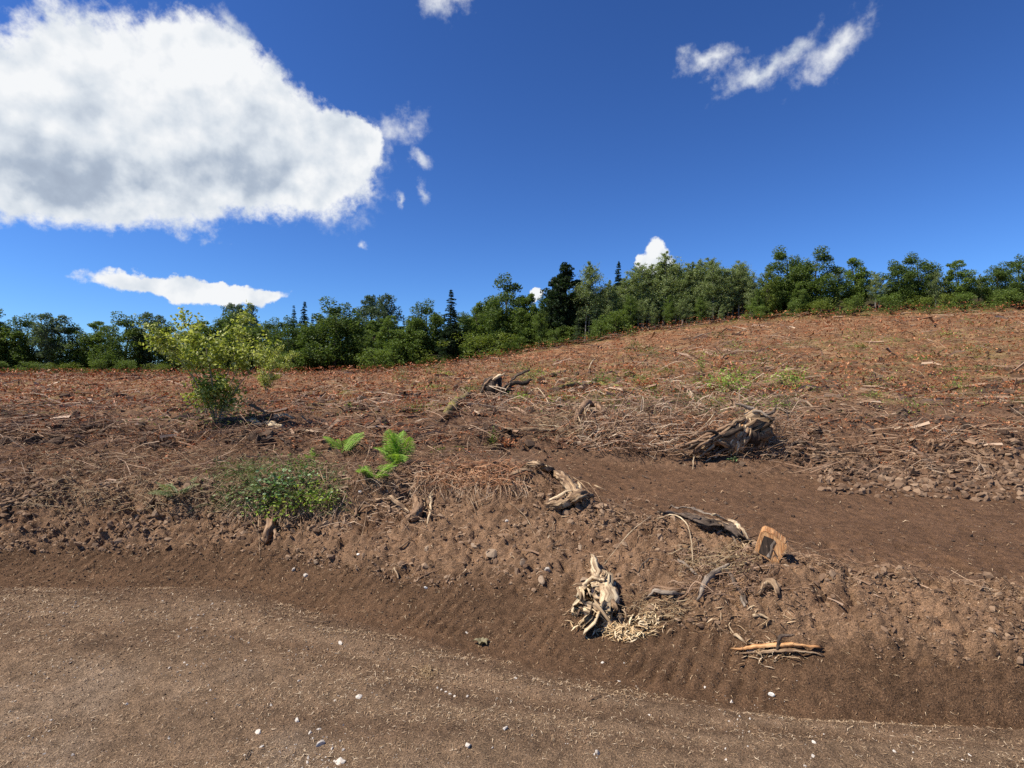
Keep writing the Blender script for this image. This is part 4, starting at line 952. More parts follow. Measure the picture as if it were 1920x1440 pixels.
# cut block of split log standing on the terrace edge
def cut_block():
    o = gp(1440, 1052) + Vector((0, -.02, .018)); root = wood_thing('cut_log_block', 'short sawn block of split log with fresh orange wood and dark rotten centre', 'log', o)
    d = o.y; s = d / F
    # outline of the sawn face, measured from its lower left corner
    P = [(-25, 12), (-10, 46), (-3, 49), (12, 43), (31, 28), (34, 22), (14, -10), (3, -6)]
    ax = Vector((s, -.15 * s, 0)); az = Vector((.0, .25 * s, s)); back = Vector((.045, .085, .012))
    rr = random.Random(2); V, Fc, G = [], [], []
    ring = [ax * x + az * z for x, z in P]
    dense = []
    for i in range(len(ring)):
        a, b = ring[i], ring[(i + 1) % len(ring)]
        for k in range(4): dense.append(a.lerp(b, k / 4) + Vector((rr.uniform(-1, 1), 0, rr.uniform(-1, 1))) * .0012)
    n = len(dense); cen = sum(dense, Vector()) / n
    rows = 5
    for j in range(rows + 1):
        for p in dense: 
            q = p + back * (j / rows) + Vector((rr.uniform(-1, 1), rr.uniform(-1, 1), rr.uniform(-1, 1))) * .0012
            V.append(q); G.append((j / rows * .1, p.x, p.z))
    for j in range(rows):
        for i in range(n): k = (i + 1) % n; Fc.append((j*n + i, (j+1)*n + i, (j+1)*n + k, j*n + k))
    def face(j, sgn):
        m0 = len(V)
        for f in (.86, .6):
            for p in dense:
                q = cen + (p - cen) * f + back * (j / rows) ; V.append(q); G.append(((p - cen).z * f * 1.0 + .3, (p - cen).x * f + .2, j))
        V.append(cen + back * (j / rows)); G.append((.3, .2, j)); c = len(V) - 1
        for i in range(n):
            k = (i + 1) % n; e0 = j * n
            for q in ((e0 + i, e0 + k, m0 + k, m0 + i), (m0 + i, m0 + k, m0 + n + k, m0 + n + i)): Fc.append(q if sgn > 0 else q[::-1])
            Fc.append((m0 + n + i, m0 + n + k, c) if sgn > 0 else (c, m0 + n + k, m0 + n + i))
    face(0, 1); face(rows, -1)
    link('sawn_wood', poly_mesh('sawn_wood', V, Fc, G, M['orange'], smooth_=False), root)
    # dark rotten inner strip and its pale crack, standing proud of the sawn face
    off = Vector((-.0015, -.004, 0))
    def strip(name, L, R, mat, t):
        v = [ax * x + az * z + off * t for x, z in L] + [ax * x + az * z + off * t for x, z in R]
        v2 = [p - off * 6 for p in v]; m = len(L); V = v + v2; f = []
        for i in range(m - 1): f += [(i, m + i, m + i + 1, i + 1), (2*m + i + 1, 3*m + i + 1, 3*m + i, 2*m + i), (i, i + 1, 2*m + i + 1, 2*m + i), (m + i + 1, m + i, 3*m + i, 3*m + i + 1)]
        f += [(0, 2*m, 3*m, m), (m - 1, 2*m - 1, 4*m - 1, 3*m - 1)]
        link(name, poly_mesh(name, V, f, [(p.z, p.x, 0) for p in V], M[mat], smooth_=False), root)
    strip('rot_and_shade', [(-18, 10), (-14, 20), (-10, 30), (-5, 40)], [(-3, 3), (2, 14), (6, 24), (11, 34)], 'rot', 1.)
    strip('pale_crack', [(-5, 4), (3, 14), (4, 23), (12, 33)], [(0, 2), (5, 13), (8, 22), (14, 31)], 'grey', 2.)
cut_block()

def log_set():
    # broken dark log with pale torn end, lying on the terrace edge
    o = gp(1320, 1000); r = wood_thing('broken_log', 'dark barked broken log with pale torn end lying along the terrace edge', 'log', o)
    limb('log', pts3([(1238, 968, .03), (1275, 979, .05), (1320, 992, .06), (1360, 1003, .055), (1384, 1013, .045)]), [.014, .030, .046, .044, .024], 'bark', r, o, sides=22, n=34, lump=.4, ridge=.6, jag=(.03, .07), seed=11, flatten=.75, kink=.5)
    limb('bark_slab', pts3([(1258, 968, .085), (1300, 980, .115), (1345, 992, .11)]), [.008, .018, .010], 'grey', r, o, sides=9, lump=.3, ridge=.6, jag=(.04, .04), seed=111, flatten=.5)
    limb('bark_slab', pts3([(1290, 985, .10), (1335, 998, .105), (1375, 1008, .08)]), [.006, .014, .006], 'weather', r, o, sides=8, lump=.3, ridge=.6, jag=(.04, .04), seed=112, flatten=.5)
    limb('torn_end', pts3([(1338, 990, .10), (1365, 998, .10), (1388, 1010, .08), (1406, 1026, .03)]), [.014, .017, .015, .004], 'pale', r, o, sides=8, lump=.2, ridge=.35, jag=(.03, .03), seed=12, flatten=.5)
    limb('torn_end', pts3([(1350, 1003, .09), (1375, 1012, .07), (1398, 1033, .02)]), [.012, .013, .005], 'weather', r, o, sides=8, lump=.2, ridge=.35, jag=(.03, .03), seed=13, flatten=.6)
    limb('broken_branch', pts3([(1372, 1012, .05), (1382, 1028, .03), (1386, 1034, .01)]), [.008, .006, .004], 'weather', r, o, sides=6, seed=14)
    # long weathered log over the crest and the upturned split one below it
    o = gp(1030, 905); r = wood_thing('weathered_log', 'long weathered log with pale split top sticking out over the middle of the bank', 'log', o)
    limb('log', pts3([(986, 877, .03), (1010, 888, .07), (1036, 903, .09), (1060, 920, .09), (1082, 938, .05)]), [.014, .030, .038, .046, .036], 'weather', r, o, sides=22, n=34, lump=.35, ridge=.6, jag=(.04, .03), seed=21, kink=.35)
    limb('pale_split', pts3([(985, 876, .07), (1004, 886, .105), (1026, 900, .125)]), [.006, .012, .008], 'pale', r, o, sides=7, lump=.2, ridge=.3, jag=(.03, .02), seed=22, flatten=.5)
    limb('torn_fibre', pts3([(1062, 918, .11), (1064, 930, .09), (1060, 942, .05)]), [.01, .012, .006], 'weather', r, o, sides=6, ridge=.35, seed=23)
    limb('torn_fibre', pts3([(1072, 920, .11), (1076, 932, .10), (1072, 944, .06)]), [.01, .014, .006], 'weather', r, o, sides=6, ridge=.35, seed=24)
    limb('torn_fibre', pts3([(1084, 922, .09), (1088, 934, .08), (1080, 944, .05)]), [.012, .014, .006], 'pale', r, o, sides=6, ridge=.35, seed=25)
    o = gp(1070, 958); r = wood_thing('curved_log', 'short curved golden brown log casting a dark shadow on the bank face', 'log', o)
    limb('log', pts3([(1030, 958, .05), (1050, 962, .075), (1072, 955, .09), (1092, 946, .085), (1112, 940, .05)]), [.020, .040, .038, .028, .016], 'weather', r, o, sides=22, n=30, lump=.35, ridge=.6, jag=(.05, .01), seed=26, kink=.4)
    limb('split_face', pts3([(1030, 956, .08), (1050, 956, .12), (1072, 949, .13)]), [.010, .020, .008], 'pale', r, o, sides=7, lump=.2, ridge=.4, jag=(.03, .02), seed=27, flatten=.5)
    # low branch running left from the crest, dark hollow below
    o = gp(962, 905); r = wood_thing('leaning_root', 'grey brown root running down left from the long weathered log', 'root', o)
    limb('root', pts3([(998, 892, .05), (975, 896, .07), (955, 906, .06), (936, 922, .02)]), [.018, .022, .02, .008], 'weather', r, o, sides=9, ridge=.25, jag=(.01, .02), seed=28)
    limb('twig', pts3([(968, 890, .07), (955, 905, .05), (944, 922, .03)]), [.006, .006, .003], 'weather', r, o, sides=5, seed=29)
    o = gp(928, 900); r = wood_thing('short_root', 'short brown root stub left of the leaning root', 'root', o)
    limb('root', pts3([(912, 893, .03), (928, 893, .05), (944, 893, .04)]), [.012, .015, .01], 'weather', r, o, sides=8, ridge=.25, jag=(.01, .01), seed=30)
    limb('stub', pts3([(930, 893, .04), (926, 903, .03)]), [.01, .005], 'root', r, o, sides=6, seed=31)
    # U shaped root in the bank
    o = gp(780, 985); r = wood_thing('forked_root', 'thick U shaped root with pale arm sticking out of the bank', 'root', o)
    limb('root', pts3([(778, 932, .02), (780, 948, .05), (783, 965, .06), (776, 978, .055), (764, 980, .03)]), [.028, .042, .046, .042, .022], 'root', r, o, sides=20, n=24, lump=.25, ridge=.35, seed=32)
    limb('root_arm', pts3([(722, 937, .02), (736, 948, .06), (752, 960, .07), (768, 974, .05)]), [.020, .024, .022, .012], 'weather', r, o, sides=10, lump=.15, ridge=.2, jag=(.02, 0), seed=33)
    limb('root_side', pts3([(792, 940, .03), (796, 952, .05), (793, 966, .03)]), [.016, .018, .010], 'weather', r, o, sides=8, ridge=.3, jag=(.01, .02), seed=34)
    o = gp(760, 915); r = wood_thing('long_root', 'long bent root running from below the tallest fern to the forked root', 'root', o)
    limb('root', pts3([(738, 888, .02), (744, 902, .05), (758, 917, .06), (774, 926, .05), (790, 926, .03)]), [.010, .017, .017, .015, .008], 'root', r, o, sides=9, ridge=.2, seed=35)
    limb('side_root', pts3([(774, 924, .05), (788, 913, .05), (797, 903, .02)]), [.010, .007, .004], 'bark', r, o, sides=6, seed=36)
    # boulder like dug out root under the vine overhang
    o = gp(508, 995); r = wood_thing('buried_stump', 'brown forked stump base half buried under the left vine patch', 'stump', o)
    limb('stump', pts3([(498, 1016, 0), (504, 1000, .03), (510, 982, .03), (508, 972, .0)]), [.022, .034, .03, .014], 'root', r, o, sides=16, lump=.5, ridge=.6, seed=37)
    limb('stub', pts3([(512, 990, .03), (514, 1004, .04), (515, 1014, .01)]), [.02, .016, .01], 'root', r, o, sides=8, seed=38)
    o = gp(664, 960); r = wood_thing('root_stub', 'short upright brown root stub left of the forked root', 'root', o)
    limb('root', pts3([(670, 952, .0), (667, 962, .04), (664, 972, .02)]), [.02, .022, .012], 'root', r, o, sides=9, seed=39)
    limb('twig', pts3([(668, 972, .04), (680, 965, .05), (698, 958, .05), (706, 960, .02)]), [.006, .009, .010, .004], 'root', r, o, sides=6, seed=40)
    # left bank roots
    o = gp(510, 825); r = wood_thing('branched_root', 'dark branched root lying on the left bank top', 'root', o)
    limb('root', pts3([(487, 836, .02), (505, 828, .05), (525, 818, .06), (550, 806, .04)]), [.012, .020, .018, .008], 'bark', r, o, sides=9, ridge=.2, jag=(.01, .03), seed=41)
    limb('side_root', pts3([(518, 822, .05), (530, 832, .05), (545, 842, .02)]), [.013, .010, .004], 'bark', r, o, sides=7, seed=42)
    o = gp(460, 825); r = wood_thing('dark_root', 'low dark root near the left edge of the bank top', 'root', o)
    limb('root', pts3([(440, 820, .02), (455, 824, .04), (470, 818, .03)]), [.010, .014, .006], 'bark', r, o, sides=8, seed=43)
    o = gp(500, 800); r = wood_thing('sawdusty_log', 'pale yellowish rotten log end on the left bank top', 'log', o)
    limb('log', pts3([(498, 797, .03), (512, 801, .055), (530, 806, .045)]), [.04, .05, .04], 'pale', r, o, sides=12, lump=.25, ridge=.3, jag=(.05, .02), seed=44, hollow=(0, .05), flatten=.6)
    limb('rot_and_shade', pts3([(516, 806, .03), (531, 807, .03)]), [.03, .026], 'rot', r, o, sides=9, lump=.2, seed=45)
    o = gp(478, 793); r = wood_thing('rotten_wood_lump', 'crumbling pale wood lump left of the rotten log end', 'log', o)
    limb('lump', pts3([(466, 790, .01), (478, 793, .04), (492, 799, .02)]), [.03, .05, .035], 'pale', r, o, sides=11, lump=.4, ridge=.2, seed=46, flatten=.5)
    # roots, sticks with thickness
    o = gp(462, 940); r = wood_thing('leaning_stick', 'thick pale stick leaning down the left bank beside the dull fern', 'stick', o)
    limb('stick', pts3([(474, 922, .05), (465, 938, .06), (454, 957, .03)]), [.012, .012, .005], 'weather', r, o, sides=8, seed=47)
    # right bank pieces
    o = gp(1240, 1120); r = wood_thing('flat_driftwood', 'flat grey brown twisted piece of wood at the foot of the right bank', 'log', o)
    for k, (a, b, c) in enumerate([(0, 0, .022), (-2, -5, .014), (3, -9, .012)]):
        limb('strand', pts3([(1210, 1123 + b, .01), (1232, 1120 + b, .035), (1260, 1122 + b, .03), (1286, 1116 + b, .01)]), [.008, c, c, .005], ['grey', 'weather', 'root'][k], r, o, sides=8, ridge=.3, seed=50 + k, flatten=.6)
    o = gp(1440, 1115); r = wood_thing('hooked_root', 'light brown hooked root end at the right with shadow beneath', 'root', o)
    limb('root', pts3([(1423, 1120, .02), (1436, 1113, .05), (1450, 1114, .06), (1458, 1124, .03)]), [.010, .020, .022, .014], 'weather', r, o, sides=10, ridge=.2, seed=55)
    o = gp(1450, 1222); r = wood_thing('split_plank', 'long split orange brown plank of wood at the right edge of the foot', 'plank', o)
    limb('plank', pts3([(1384, 1222, .015), (1430, 1219, .025), (1480, 1217, .025), (1530, 1219, .02)]), [.010, .022, .024, .012], 'orange', r, o, sides=10, lump=.1, ridge=.35, jag=(.05, .05), seed=56, flatten=.5, kink=.15)
    limb('plank', pts3([(1380, 1228, .01), (1430, 1228, .02), (1490, 1226, .02), (1535, 1230, .01)]), [.004, .012, .014, .006], 'weather', r, o, sides=8, ridge=.35, jag=(.03, .05), seed=57, flatten=.6, kink=.3)
    limb('knot_branch', pts3([(1456, 1228, .03), (1462, 1218, .07), (1478, 1211, .06), (1490, 1209, .05)]), [.008, .010, .008, .004], 'bark', r, o, sides=7, seed=58)
    o = gp(1388, 1145); r = wood_thing('slanting_root', 'dark root slanting down right below the root tangle', 'root', o)
    limb('root', pts3([(1360, 1080, .06), (1375, 1102, .06), (1392, 1125, .04), (1406, 1142, .01)]), [.010, .013, .012, .004], 'bark', r, o, sides=7, ridge=.2, seed=59)
    limb('side_root', pts3([(1391, 1128, .04), (1392, 1136, .03), (1397, 1141, .01)]), [.010, .012, .008], 'grey', r, o, sides=7, seed=60)
    o = gp(1340, 1090); r = wood_thing('thick_branch', 'thick grey branch leaning up right into the root tangle', 'branch', o)
    limb('branch', pts3([(1307, 1129, .01), (1322, 1108, .045), (1345, 1092, .07), (1366, 1075, .06)]), [.008, .018, .020, .010], 'grey', r, o, sides=9, ridge=.25, seed=61)
    o = gp(1270, 1130); r = wood_thing('thin_branch', 'thin brown branch pointing down left below the thick branch', 'branch', o)
    limb('branch', pts3([(1262, 1137, .01), (1280, 1128, .03), (1308, 1105, .05)]), [.004, .009, .007], 'root', r, o, sides=7, seed=62)
    o = gp(1290, 1070); r = wood_thing('smooth_stick', 'smooth grey stick slanting down right into the root tangle', 'stick', o)
    limb('stick', pts3([(1272, 1056, .02), (1288, 1068, .03), (1305, 1083, .02)]), [.010, .010, .008], 'grey', r, o, sides=7, seed=63)
    o = gp(1215, 1060); r = wood_thing('curved_root', 'thin dark curved root arching along the right bank face', 'root', o)
    limb('root', pts3([(1196, 1078, .01), (1205, 1064, .02), (1222, 1054, .03), (1245, 1056, .01)]), [.004, .006, .006, .003], 'bark', r, o, sides=6, seed=64)
    # hillside: dark upturned stump and mossy logs
    o = gp(935, 745); r = wood_thing('upturned_stump', 'dark hollow upturned stump with jagged rim on the lower hillside', 'stump', o)
    q = o.y; s = q / F
    def w(px, py, dy=0): return Vector(((px - 960) / F * q, q + dy, CAM_Z + (720 - py) / F * q))
    limb('rot_and_shade', [w(936, 754, .05), w(934, 738, .05), w(936, 718, .1)], [.10, .22, .12], 'rot', r, o, sides=14, lump=.5, ridge=.6, seed=71)  # solid near-black core, the shade of the hollow put into its colour
    r3 = random.Random(4)
    for k in range(22):
        an = math.radians(-40 + k * 12.5 + r3.uniform(-8, 8)); rad = r3.uniform(20, 38); cx, cy = 933 + r3.uniform(-5, 5), 738 + r3.uniform(-6, 6); ex, ey = cx + rad * math.cos(an) * 1.1, cy - rad * math.sin(an) * .95; c1 = r3.uniform(9, 15)
        limb('root', [w(cx + c1 * math.cos(an), cy - c1 * math.sin(an), -.02), w((cx * .4 + ex * .6), (cy * .4 + ey * .6) + r3.uniform(-3, 3), -r3.uniform(.08, .28)), w(ex, ey, -r3.uniform(.0, .3))], [r3.uniform(.03, .05), r3.uniform(.02, .045), .008], ['bark', 'root', 'bark', 'weather', 'rot'][k % 5], r, o, sides=7, lump=.4, ridge=.5, jag=(0, .08), seed=710 + k)
    limb('rim', [w(908, 735, -.1), w(910, 722, -.15), w(920, 712, -.15), w(934, 707, -.1)], [.01, .024, .030, .008], 'root', r, o, sides=9, lump=.4, ridge=.4, jag=(.05, .1), seed=73)
    limb('rim', [w(926, 712, -.2), w(936, 706, -.2), w(944, 702, -.2)], [.02, .035, .01], 'pale', r, o, sides=8, lump=.4, ridge=.4, jag=(.05, .05), seed=74)
    limb('root', [w(948, 748, -.2), w(944, 738, -.22), w(940, 730, -.22)], [.02, .03, .02], 'weather', r, o, sides=7, seed=74)
    limb('root', [w(930, 755, -.2), w(936, 742, -.25), w(941, 732, -.22)], [.015, .02, .015], 'grey', r, o, sides=6, seed=75)
    limb('root', [w(950, 730, -.1), w(965, 722, -.1), w(985, 716, 0), w(996, 712, 0)], [.06, .05, .05, .03], 'rot', r, o, sides=9, lump=.3, seed=76)
    limb('broken_branch', [w(956, 715, 0), w(975, 702, 0), w(993, 692, .1)], [.02, .025, .02], 'bark', r, o, sides=7, seed=77)
    o = gp(860, 765); r = wood_thing('mossy_log', 'short mossy log slanting down left from the upturned stump', 'log', o)
    limb('log', pts3([(834, 786, .03), (846, 774, .10), (862, 762, .12), (878, 748, .10), (890, 733, .08)]), [.05, .065, .07, .055, .03], 'moss', r, o, sides=13, lump=.2, ridge=.15, jag=(.01, .06), seed=78)
    limb('stub', pts3([(874, 752, .12), (882, 745, .24)]), [.02, .008], 'moss', r, o, sides=6, seed=79)
    o = gp(1100, 732); r = wood_thing('mossy_log', 'long straight mossy log lying level across the hillside', 'log', o)
    limb('log', pts3([(1038, 735, .10), (1080, 731, .12), (1125, 729, .12), (1168, 731, .08)]), [.05, .065, .06, .045], 'moss', r, o, sides=12, lump=.15, ridge=.12, jag=(.05, .03), seed=80)
    o = gp(1005, 818); r = wood_thing('pale_branch_log', 'pale bare log lying level at the back of the terrace', 'log', o)
    limb('log', pts3([(932, 816, .04), (965, 816, .08), (1010, 819, .09), (1050, 818, .08), (1086, 816, .04)]), [.018, .026, .028, .028, .018], 'weather', r, o, sides=10, lump=.2, ridge=.3, jag=(.05, .06), seed=81)
    limb('pale_split', pts3([(990, 814, .12), (1030, 815, .125), (1062, 817, .10)]), [.006, .014, .006], 'pale', r, o, sides=7, lump=.2, ridge=.3, seed=82, flatten=.5)
    # big overturned stump on the right
    o = gp(1385, 850); r = wood_thing('big_overturned_stump', 'big overturned stump with pale ribbed root and torn top at the right', 'stump', o)
    q = o.y; 
    def w(px, py, dy=0): return Vector(((px - 960) / F * (q + dy), q + dy, CAM_Z + (720 - py) / F * (q + dy)))
    r2 = random.Random(9)
    for k in range(11):
        f = k / 10; a_, b_ = 1366 + f * 26, 1384 + f * 26; kx = r2.uniform(-4, 4)
        limb('ribbed_root', [w(a_, 854 - abs(f - .4) * 14, -.02), w(a_ + 4 + kx, 836, -.07 - .03 * math.sin(f * 3)), w(a_ + 9 - kx, 818, -.09), w(b_ - 2, 802, -.05), w(b_ + 2, 786, .02)], [.012, .022, .026, .024, .012], ['pale', 'weather', 'pale', 'orange', 'weather', 'pale', 'weather', 'root', 'pale', 'weather', 'weather'][k], r, o, sides=9, lump=.4, ridge=.35, jag=(.03, .04), seed=910 + k, flatten=.8)
    limb('heartwood', [w(1384, 846, .03), w(1392, 824, .0), w(1402, 800, .02)], [.05, .10, .09], 'rot', r, o, sides=12, lump=.3, ridge=.3, seed=92)
    limb('stump_body', [w(1392, 828, .15), w(1402, 806, .12), w(1410, 788, .12), w(1412, 776, .14)], [.11, .16, .14, .06], 'weather', r, o, sides=30, n=26, lump=.6, ridge=.8, jag=(0, .1), seed=93)
    for k in range(20):
        ex, ey = r2.uniform(1235, 1345), r2.uniform(812, 862); sx, sy = r2.uniform(1372, 1400), r2.uniform(792, 832); t1, t2 = r2.uniform(.25, .45), r2.uniform(.6, .8)
        limb('root', [w(sx, sy, r2.uniform(-.1, .2)), w(sx + (ex - sx) * t1, sy + (ey - sy) * t1 + r2.uniform(-6, 10), r2.uniform(-.15, .1)), w(sx + (ex - sx) * t2, sy + (ey - sy) * t2 + r2.uniform(-4, 10), r2.uniform(-.2, .1)), w(ex, ey, r2.uniform(-.15, .1))], [r2.uniform(.02, .045), r2.uniform(.015, .03), r2.uniform(.008, .02), .003], ['root', 'bark', 'weather', 'root', 'rot'][k % 5], r, o, sides=8, lump=.3, ridge=.4, seed=930 + k)
    limb('rot_and_shade', [w(1418, 832, .02), w(1416, 815, -.02), w(1420, 800, .0)], [.06, .09, .06], 'rot', r, o, sides=10, lump=.3, seed=94)
    limb('root', [w(1392, 806, 0), w(1370, 815, -.02), w(1345, 830, -.03), w(1310, 838, -.05), w(1275, 846, -.1)], [.07, .06, .045, .03, .012], 'root', r, o, sides=12, lump=.25, ridge=.35, jag=(0, .05), seed=95)
    limb('root', [w(1396, 786, 0), w(1378, 792, -.05), w(1360, 806, -.08), w(1338, 818, -.1)], [.03, .022, .018, .010], 'weather', r, o, sides=8, seed=96)
    limb('torn_top', [w(1385, 758, .05), w(1398, 764, .05), w(1412, 768, .05), w(1416, 775, .05)], [.012, .024, .03, .02], 'grey', r, o, sides=8, ridge=.4, jag=(.06, .03), seed=97)
    limb('broken_branch', [w(1412, 772, 0), w(1425, 774, -.05), w(1437, 780, -.1), w(1445, 786, -.1)], [.02, .018, .012, .004], 'grey', r, o, sides=7, seed=98)
    limb('broken_branch', [w(1420, 782, .1), w(1440, 776, .12), w(1452, 768, .15), w(1456, 760, .15)], [.02, .022, .016, .008], 'bark', r, o, sides=7, seed=99)
    limb('root', [w(1440, 830, .1), w(1450, 848, .05), w(1470, 862, 0)], [.008, .008, .004], 'grey', r, o, sides=5, seed=100)
    o = gp(1485, 850); r = wood_thing('arched_root', 'dark arched root with hollow below it at the right edge', 'root', o)
    limb('root', pts3([(1470, 866, .01), (1480, 852, .06), (1492, 844, .10), (1510, 842, .08), (1530, 850, .02)]), [.012, .018, .022, .022, .012], 'bark', r, o, sides=9, ridge=.2, seed=101)
    o = gp(1095, 800); r = wood_thing('root_wad', 'low tangle of roots with dark hollow at the left end of the brush bank', 'root', o)
    for k, pl in enumerate([[(1075, 800, .02), (1090, 788, .16), (1112, 782, .2), (1135, 786, .12)], [(1078, 792, .05), (1082, 804, .03), (1088, 812, .01)], [(1095, 790, .18), (1100, 800, .08), (1108, 806, .02)], [(1060, 786, .08), (1090, 783, .12), (1120, 784, .08)]]):
        limb('root', pts3(pl), [.012, .022, .018, .008][:len(pl)] if k else [.03, .05, .05, .02], ['root', 'pale', 'weather', 'weather'][k], r, o, sides=8, seed=102 + k)
log_set()

# ------------------------------------------------------------------ sticks
def stick(label, px, rad, mat='weather', name='stick', cat='stick', sides=6, group=None, seed=None, branch=None):
    """px: list of (px, py, lift)"""
    P = pts3(px); o = P[0].copy(); seed = seed or int(px[0][0] * 7 + px[0][1]) % 997
    rr = [rad * (1 - .6 * i / max(1, len(P) - 1)) for i in range(len(P))]
    v, f, g = tube_arrays(P, rr, sides, seed=seed, lump=.1, ridge=.1, n=max(6, len(P) * 2))
    me = poly_mesh(name, v, f, g, M[mat], org=o); ob = link(name, me, None, o); return tag(ob, label, cat, group)
stick('pale flat stick hanging vertically right of the forked root', [(811, 934, .04), (808, 955, .05), (805, 975, .04), (800, 991, .01)], .016, 'pale')
stick('long straight stick in the middle of the bank face pointing down right', [(954, 945, .02), (968, 960, .035), (984, 974, .035), (997, 990, .01)], .008, 'weather')
stick('lower broken half of the straight stick on the middle bank face', [(986, 985, .01), (998, 998, .02), (1012, 1018, .01)], .006, 'weather')
stick('long thin pale stem propped up, pointing at the splintered stump', [(1221, 980, .05), (1180, 1022, .09), (1132, 1066, .03)], .0045, 'pale')
stick('tall arching bare stem bending over the right bank', [(1232, 975, .01), (1262, 990, .10), (1285, 1020, .16), (1295, 1045, .14), (1301, 1081, .01)], .0065, 'pale')
stick('pale forked stick pointing left beside the sawn block', [(1380, 1045, .01), (1390, 1038, .03), (1400, 1032, .05)], .011, 'pale')
stick('thin stem slanting under the broken log', [(1372, 1014, .04), (1380, 1026, .03), (1387, 1036, .01)], .007, 'grey')
stick('long curved bare stem arching left of the tallest fern', [(720, 838, .04), (690, 846, .07), (660, 868, .06), (637, 900, .01)], .006, 'weather')
stick('long pale stem standing left of the low fern', [(694, 846, .10), (690, 868, .09), (678, 890, .06), (659, 934, .01)], .0065, 'weather')
stick('thin stem dangling over the right end of the vine patch', [(598, 896, .1), (604, 915, .10), (612, 930, .08), (616, 958, .01)], .005, 'weather')
stick('thin stem dangling just left of the other dangling stem', [(612, 890, .08), (613, 920, .08), (614, 945, .01)], .005, 'root')
stick('thin straight stem under the arching fern', [(618, 890, .06), (630, 906, .05), (636, 922, .01)], .005, 'root')
stick('long root hanging straight down from the left overhang', [(485, 940, .06), (485, 985, .06), (486, 1015, .05), (488, 1048, .0)], .006, 'weather')
stick('bent root hanging beside the long straight one', [(468, 984, .04), (478, 1000, .05), (484, 1012, .03)], .005, 'weather')
stick('thin hanging root below the middle of the vine patch', [(563, 975, .04), (564, 995, .03), (562, 1018, .0)], .005, 'root')
stick('thin bare twig leaning down left below the forked root', [(688, 965, .06), (680, 1010, .05), (664, 1035, .03), (656, 1052, .0)], .005, 'weather')
stick('brown stick pointing left below the forked root', [(748, 1028, .0), (765, 1020, .02), (782, 1016, .01)], .009, 'weather')
stick('short pale curved twig at the foot of the left bank', [(739, 1070, .02), (745, 1082, .02), (749, 1092, .0)], .008, 'pale')
stick('thin straw coloured stick crossing the bank below the weathered logs', [(890, 954, .01), (920, 941, .03), (950, 928, .02)], .006, 'weather')
stick('thin twig lying level on the bank left of the middle', [(780, 1088, .0), (800, 1080, .01), (828, 1068, .01)], .006, 'root')
stick('small thin pale stick upright beside the curved log', [(1040, 985, .03), (1037, 992, .03), (1034, 1002, .0)], .005, 'pale')
stick('short white stick under the curved log', [(1053, 971, .01), (1067, 970, .01)], .006, 'pale')
stick('pale stick end poking out right of the curved log', [(1115, 916, .03), (1126, 920, .03), (1138, 924, .02)], .009, 'pale')
stick('long thin branch lying over the curved log from the crest', [(1058, 908, .10), (1080, 920, .12), (1104, 938, .08), (1130, 968, .0)], .006, 'weather')
stick('second thin branch beside the one over the curved log', [(1075, 912, .08), (1104, 926, .10), (1128, 946, .02)], .005, 'weather')
stick('forked thin twig on the terrace near the weathered log', [(1065, 908, .02), (1078, 902, .03), (1088, 898, .02)], .007, 'weather')
stick('long thin twig lying on the dark terrace at the right', [(1364, 978, .005), (1380, 971, .02), (1396, 966, .01)], .005, 'weather')
stick('thin twig curving on the terrace at the far right', [(1450, 1010, .005), (1475, 1015, .01), (1515, 1027, .01)], .006, 'root')
stick('dark twig on the back of the terrace track', [(1204, 893, .01), (1212, 898, .02), (1220, 899, .0)], .007, 'bark')
stick('thin level twig on the terrace track', [(1270, 905, .01), (1280, 903, .01), (1288, 901, .0)], .006, 'root')
stick('small upright white stick on the back of the terrace', [(1301, 857, .10), (1300, 872, .05), (1299, 880, .0)], .009, 'pale')
stick('pale hooked chip standing at the foot of the big stump', [(1332, 852, .06), (1333, 862, .03), (1324, 868, .01)], .014, 'pale')
stick('long straight pale stem leaning against the brush bank', [(1265, 815, .14), (1245, 838, .10), (1218, 872, .0)], .008, 'weather')
stick('pale arching branch over the brush bank', [(1340, 790, .12), (1330, 805, .12), (1312, 820, .1), (1285, 832, .02)], .010, 'pale')
stick('thin stem rising out of the brush bank', [(1262, 795, .05), (1275, 768, .3), (1285, 750, .45)], .006, 'weather')
stick('thin leaning stem on the top of the brush bank', [(1237, 756, .05), (1250, 740, .2), (1266, 721, .3)], .008, 'weather')
stick('long curved bramble stem over the left of the brush bank', [(1145, 832, .0), (1165, 790, .25), (1200, 768, .35), (1225, 772, .2), (1245, 790, .05)], .009, 'root')
stick('second curved bramble stem inside the first one', [(1140, 812, .0), (1160, 785, .18), (1190, 776, .22)], .009, 'root')
stick('dead bramble arch low on the brush bank', [(1142, 850, .0), (1155, 830, .10), (1175, 822, .12), (1195, 828, .04)], .008, 'root')
stick('level bare branch across the brush bank', [(1160, 806, .12), (1220, 806, .16), (1300, 808, .14), (1340, 806, .1)], .010, 'root')
stick('pale bent branch like an elbow above the terrace', [(990, 746, .10), (1006, 742, .18), (1020, 756, .14), (1036, 770, .02)], .016, 'pale')
stick('straight grey stick leaning left of the bent branch', [(930, 774, .02), (948, 762, .08), (968, 750, .1)], .014, 'grey')
stick('thin pale twig beside the root wad', [(1083, 794, .12), (1088, 802, .08), (1092, 810, .02)], .012, 'pale')
stick('thin grey twig crossing the slope left of the root wad', [(1045, 785, .06), (1065, 797, .08), (1086, 812, .02)], .008, 'grey')
stick('pale stick with white end on the left hillside', [(565, 743, .02), (572, 740, .03), (582, 736, .02)], .022, 'pale')
stick('long grey branch lying on the far left hillside', [(590, 720, .05), (610, 713, .1), (628, 709, .1), (640, 711, .05)], .035, 'grey')
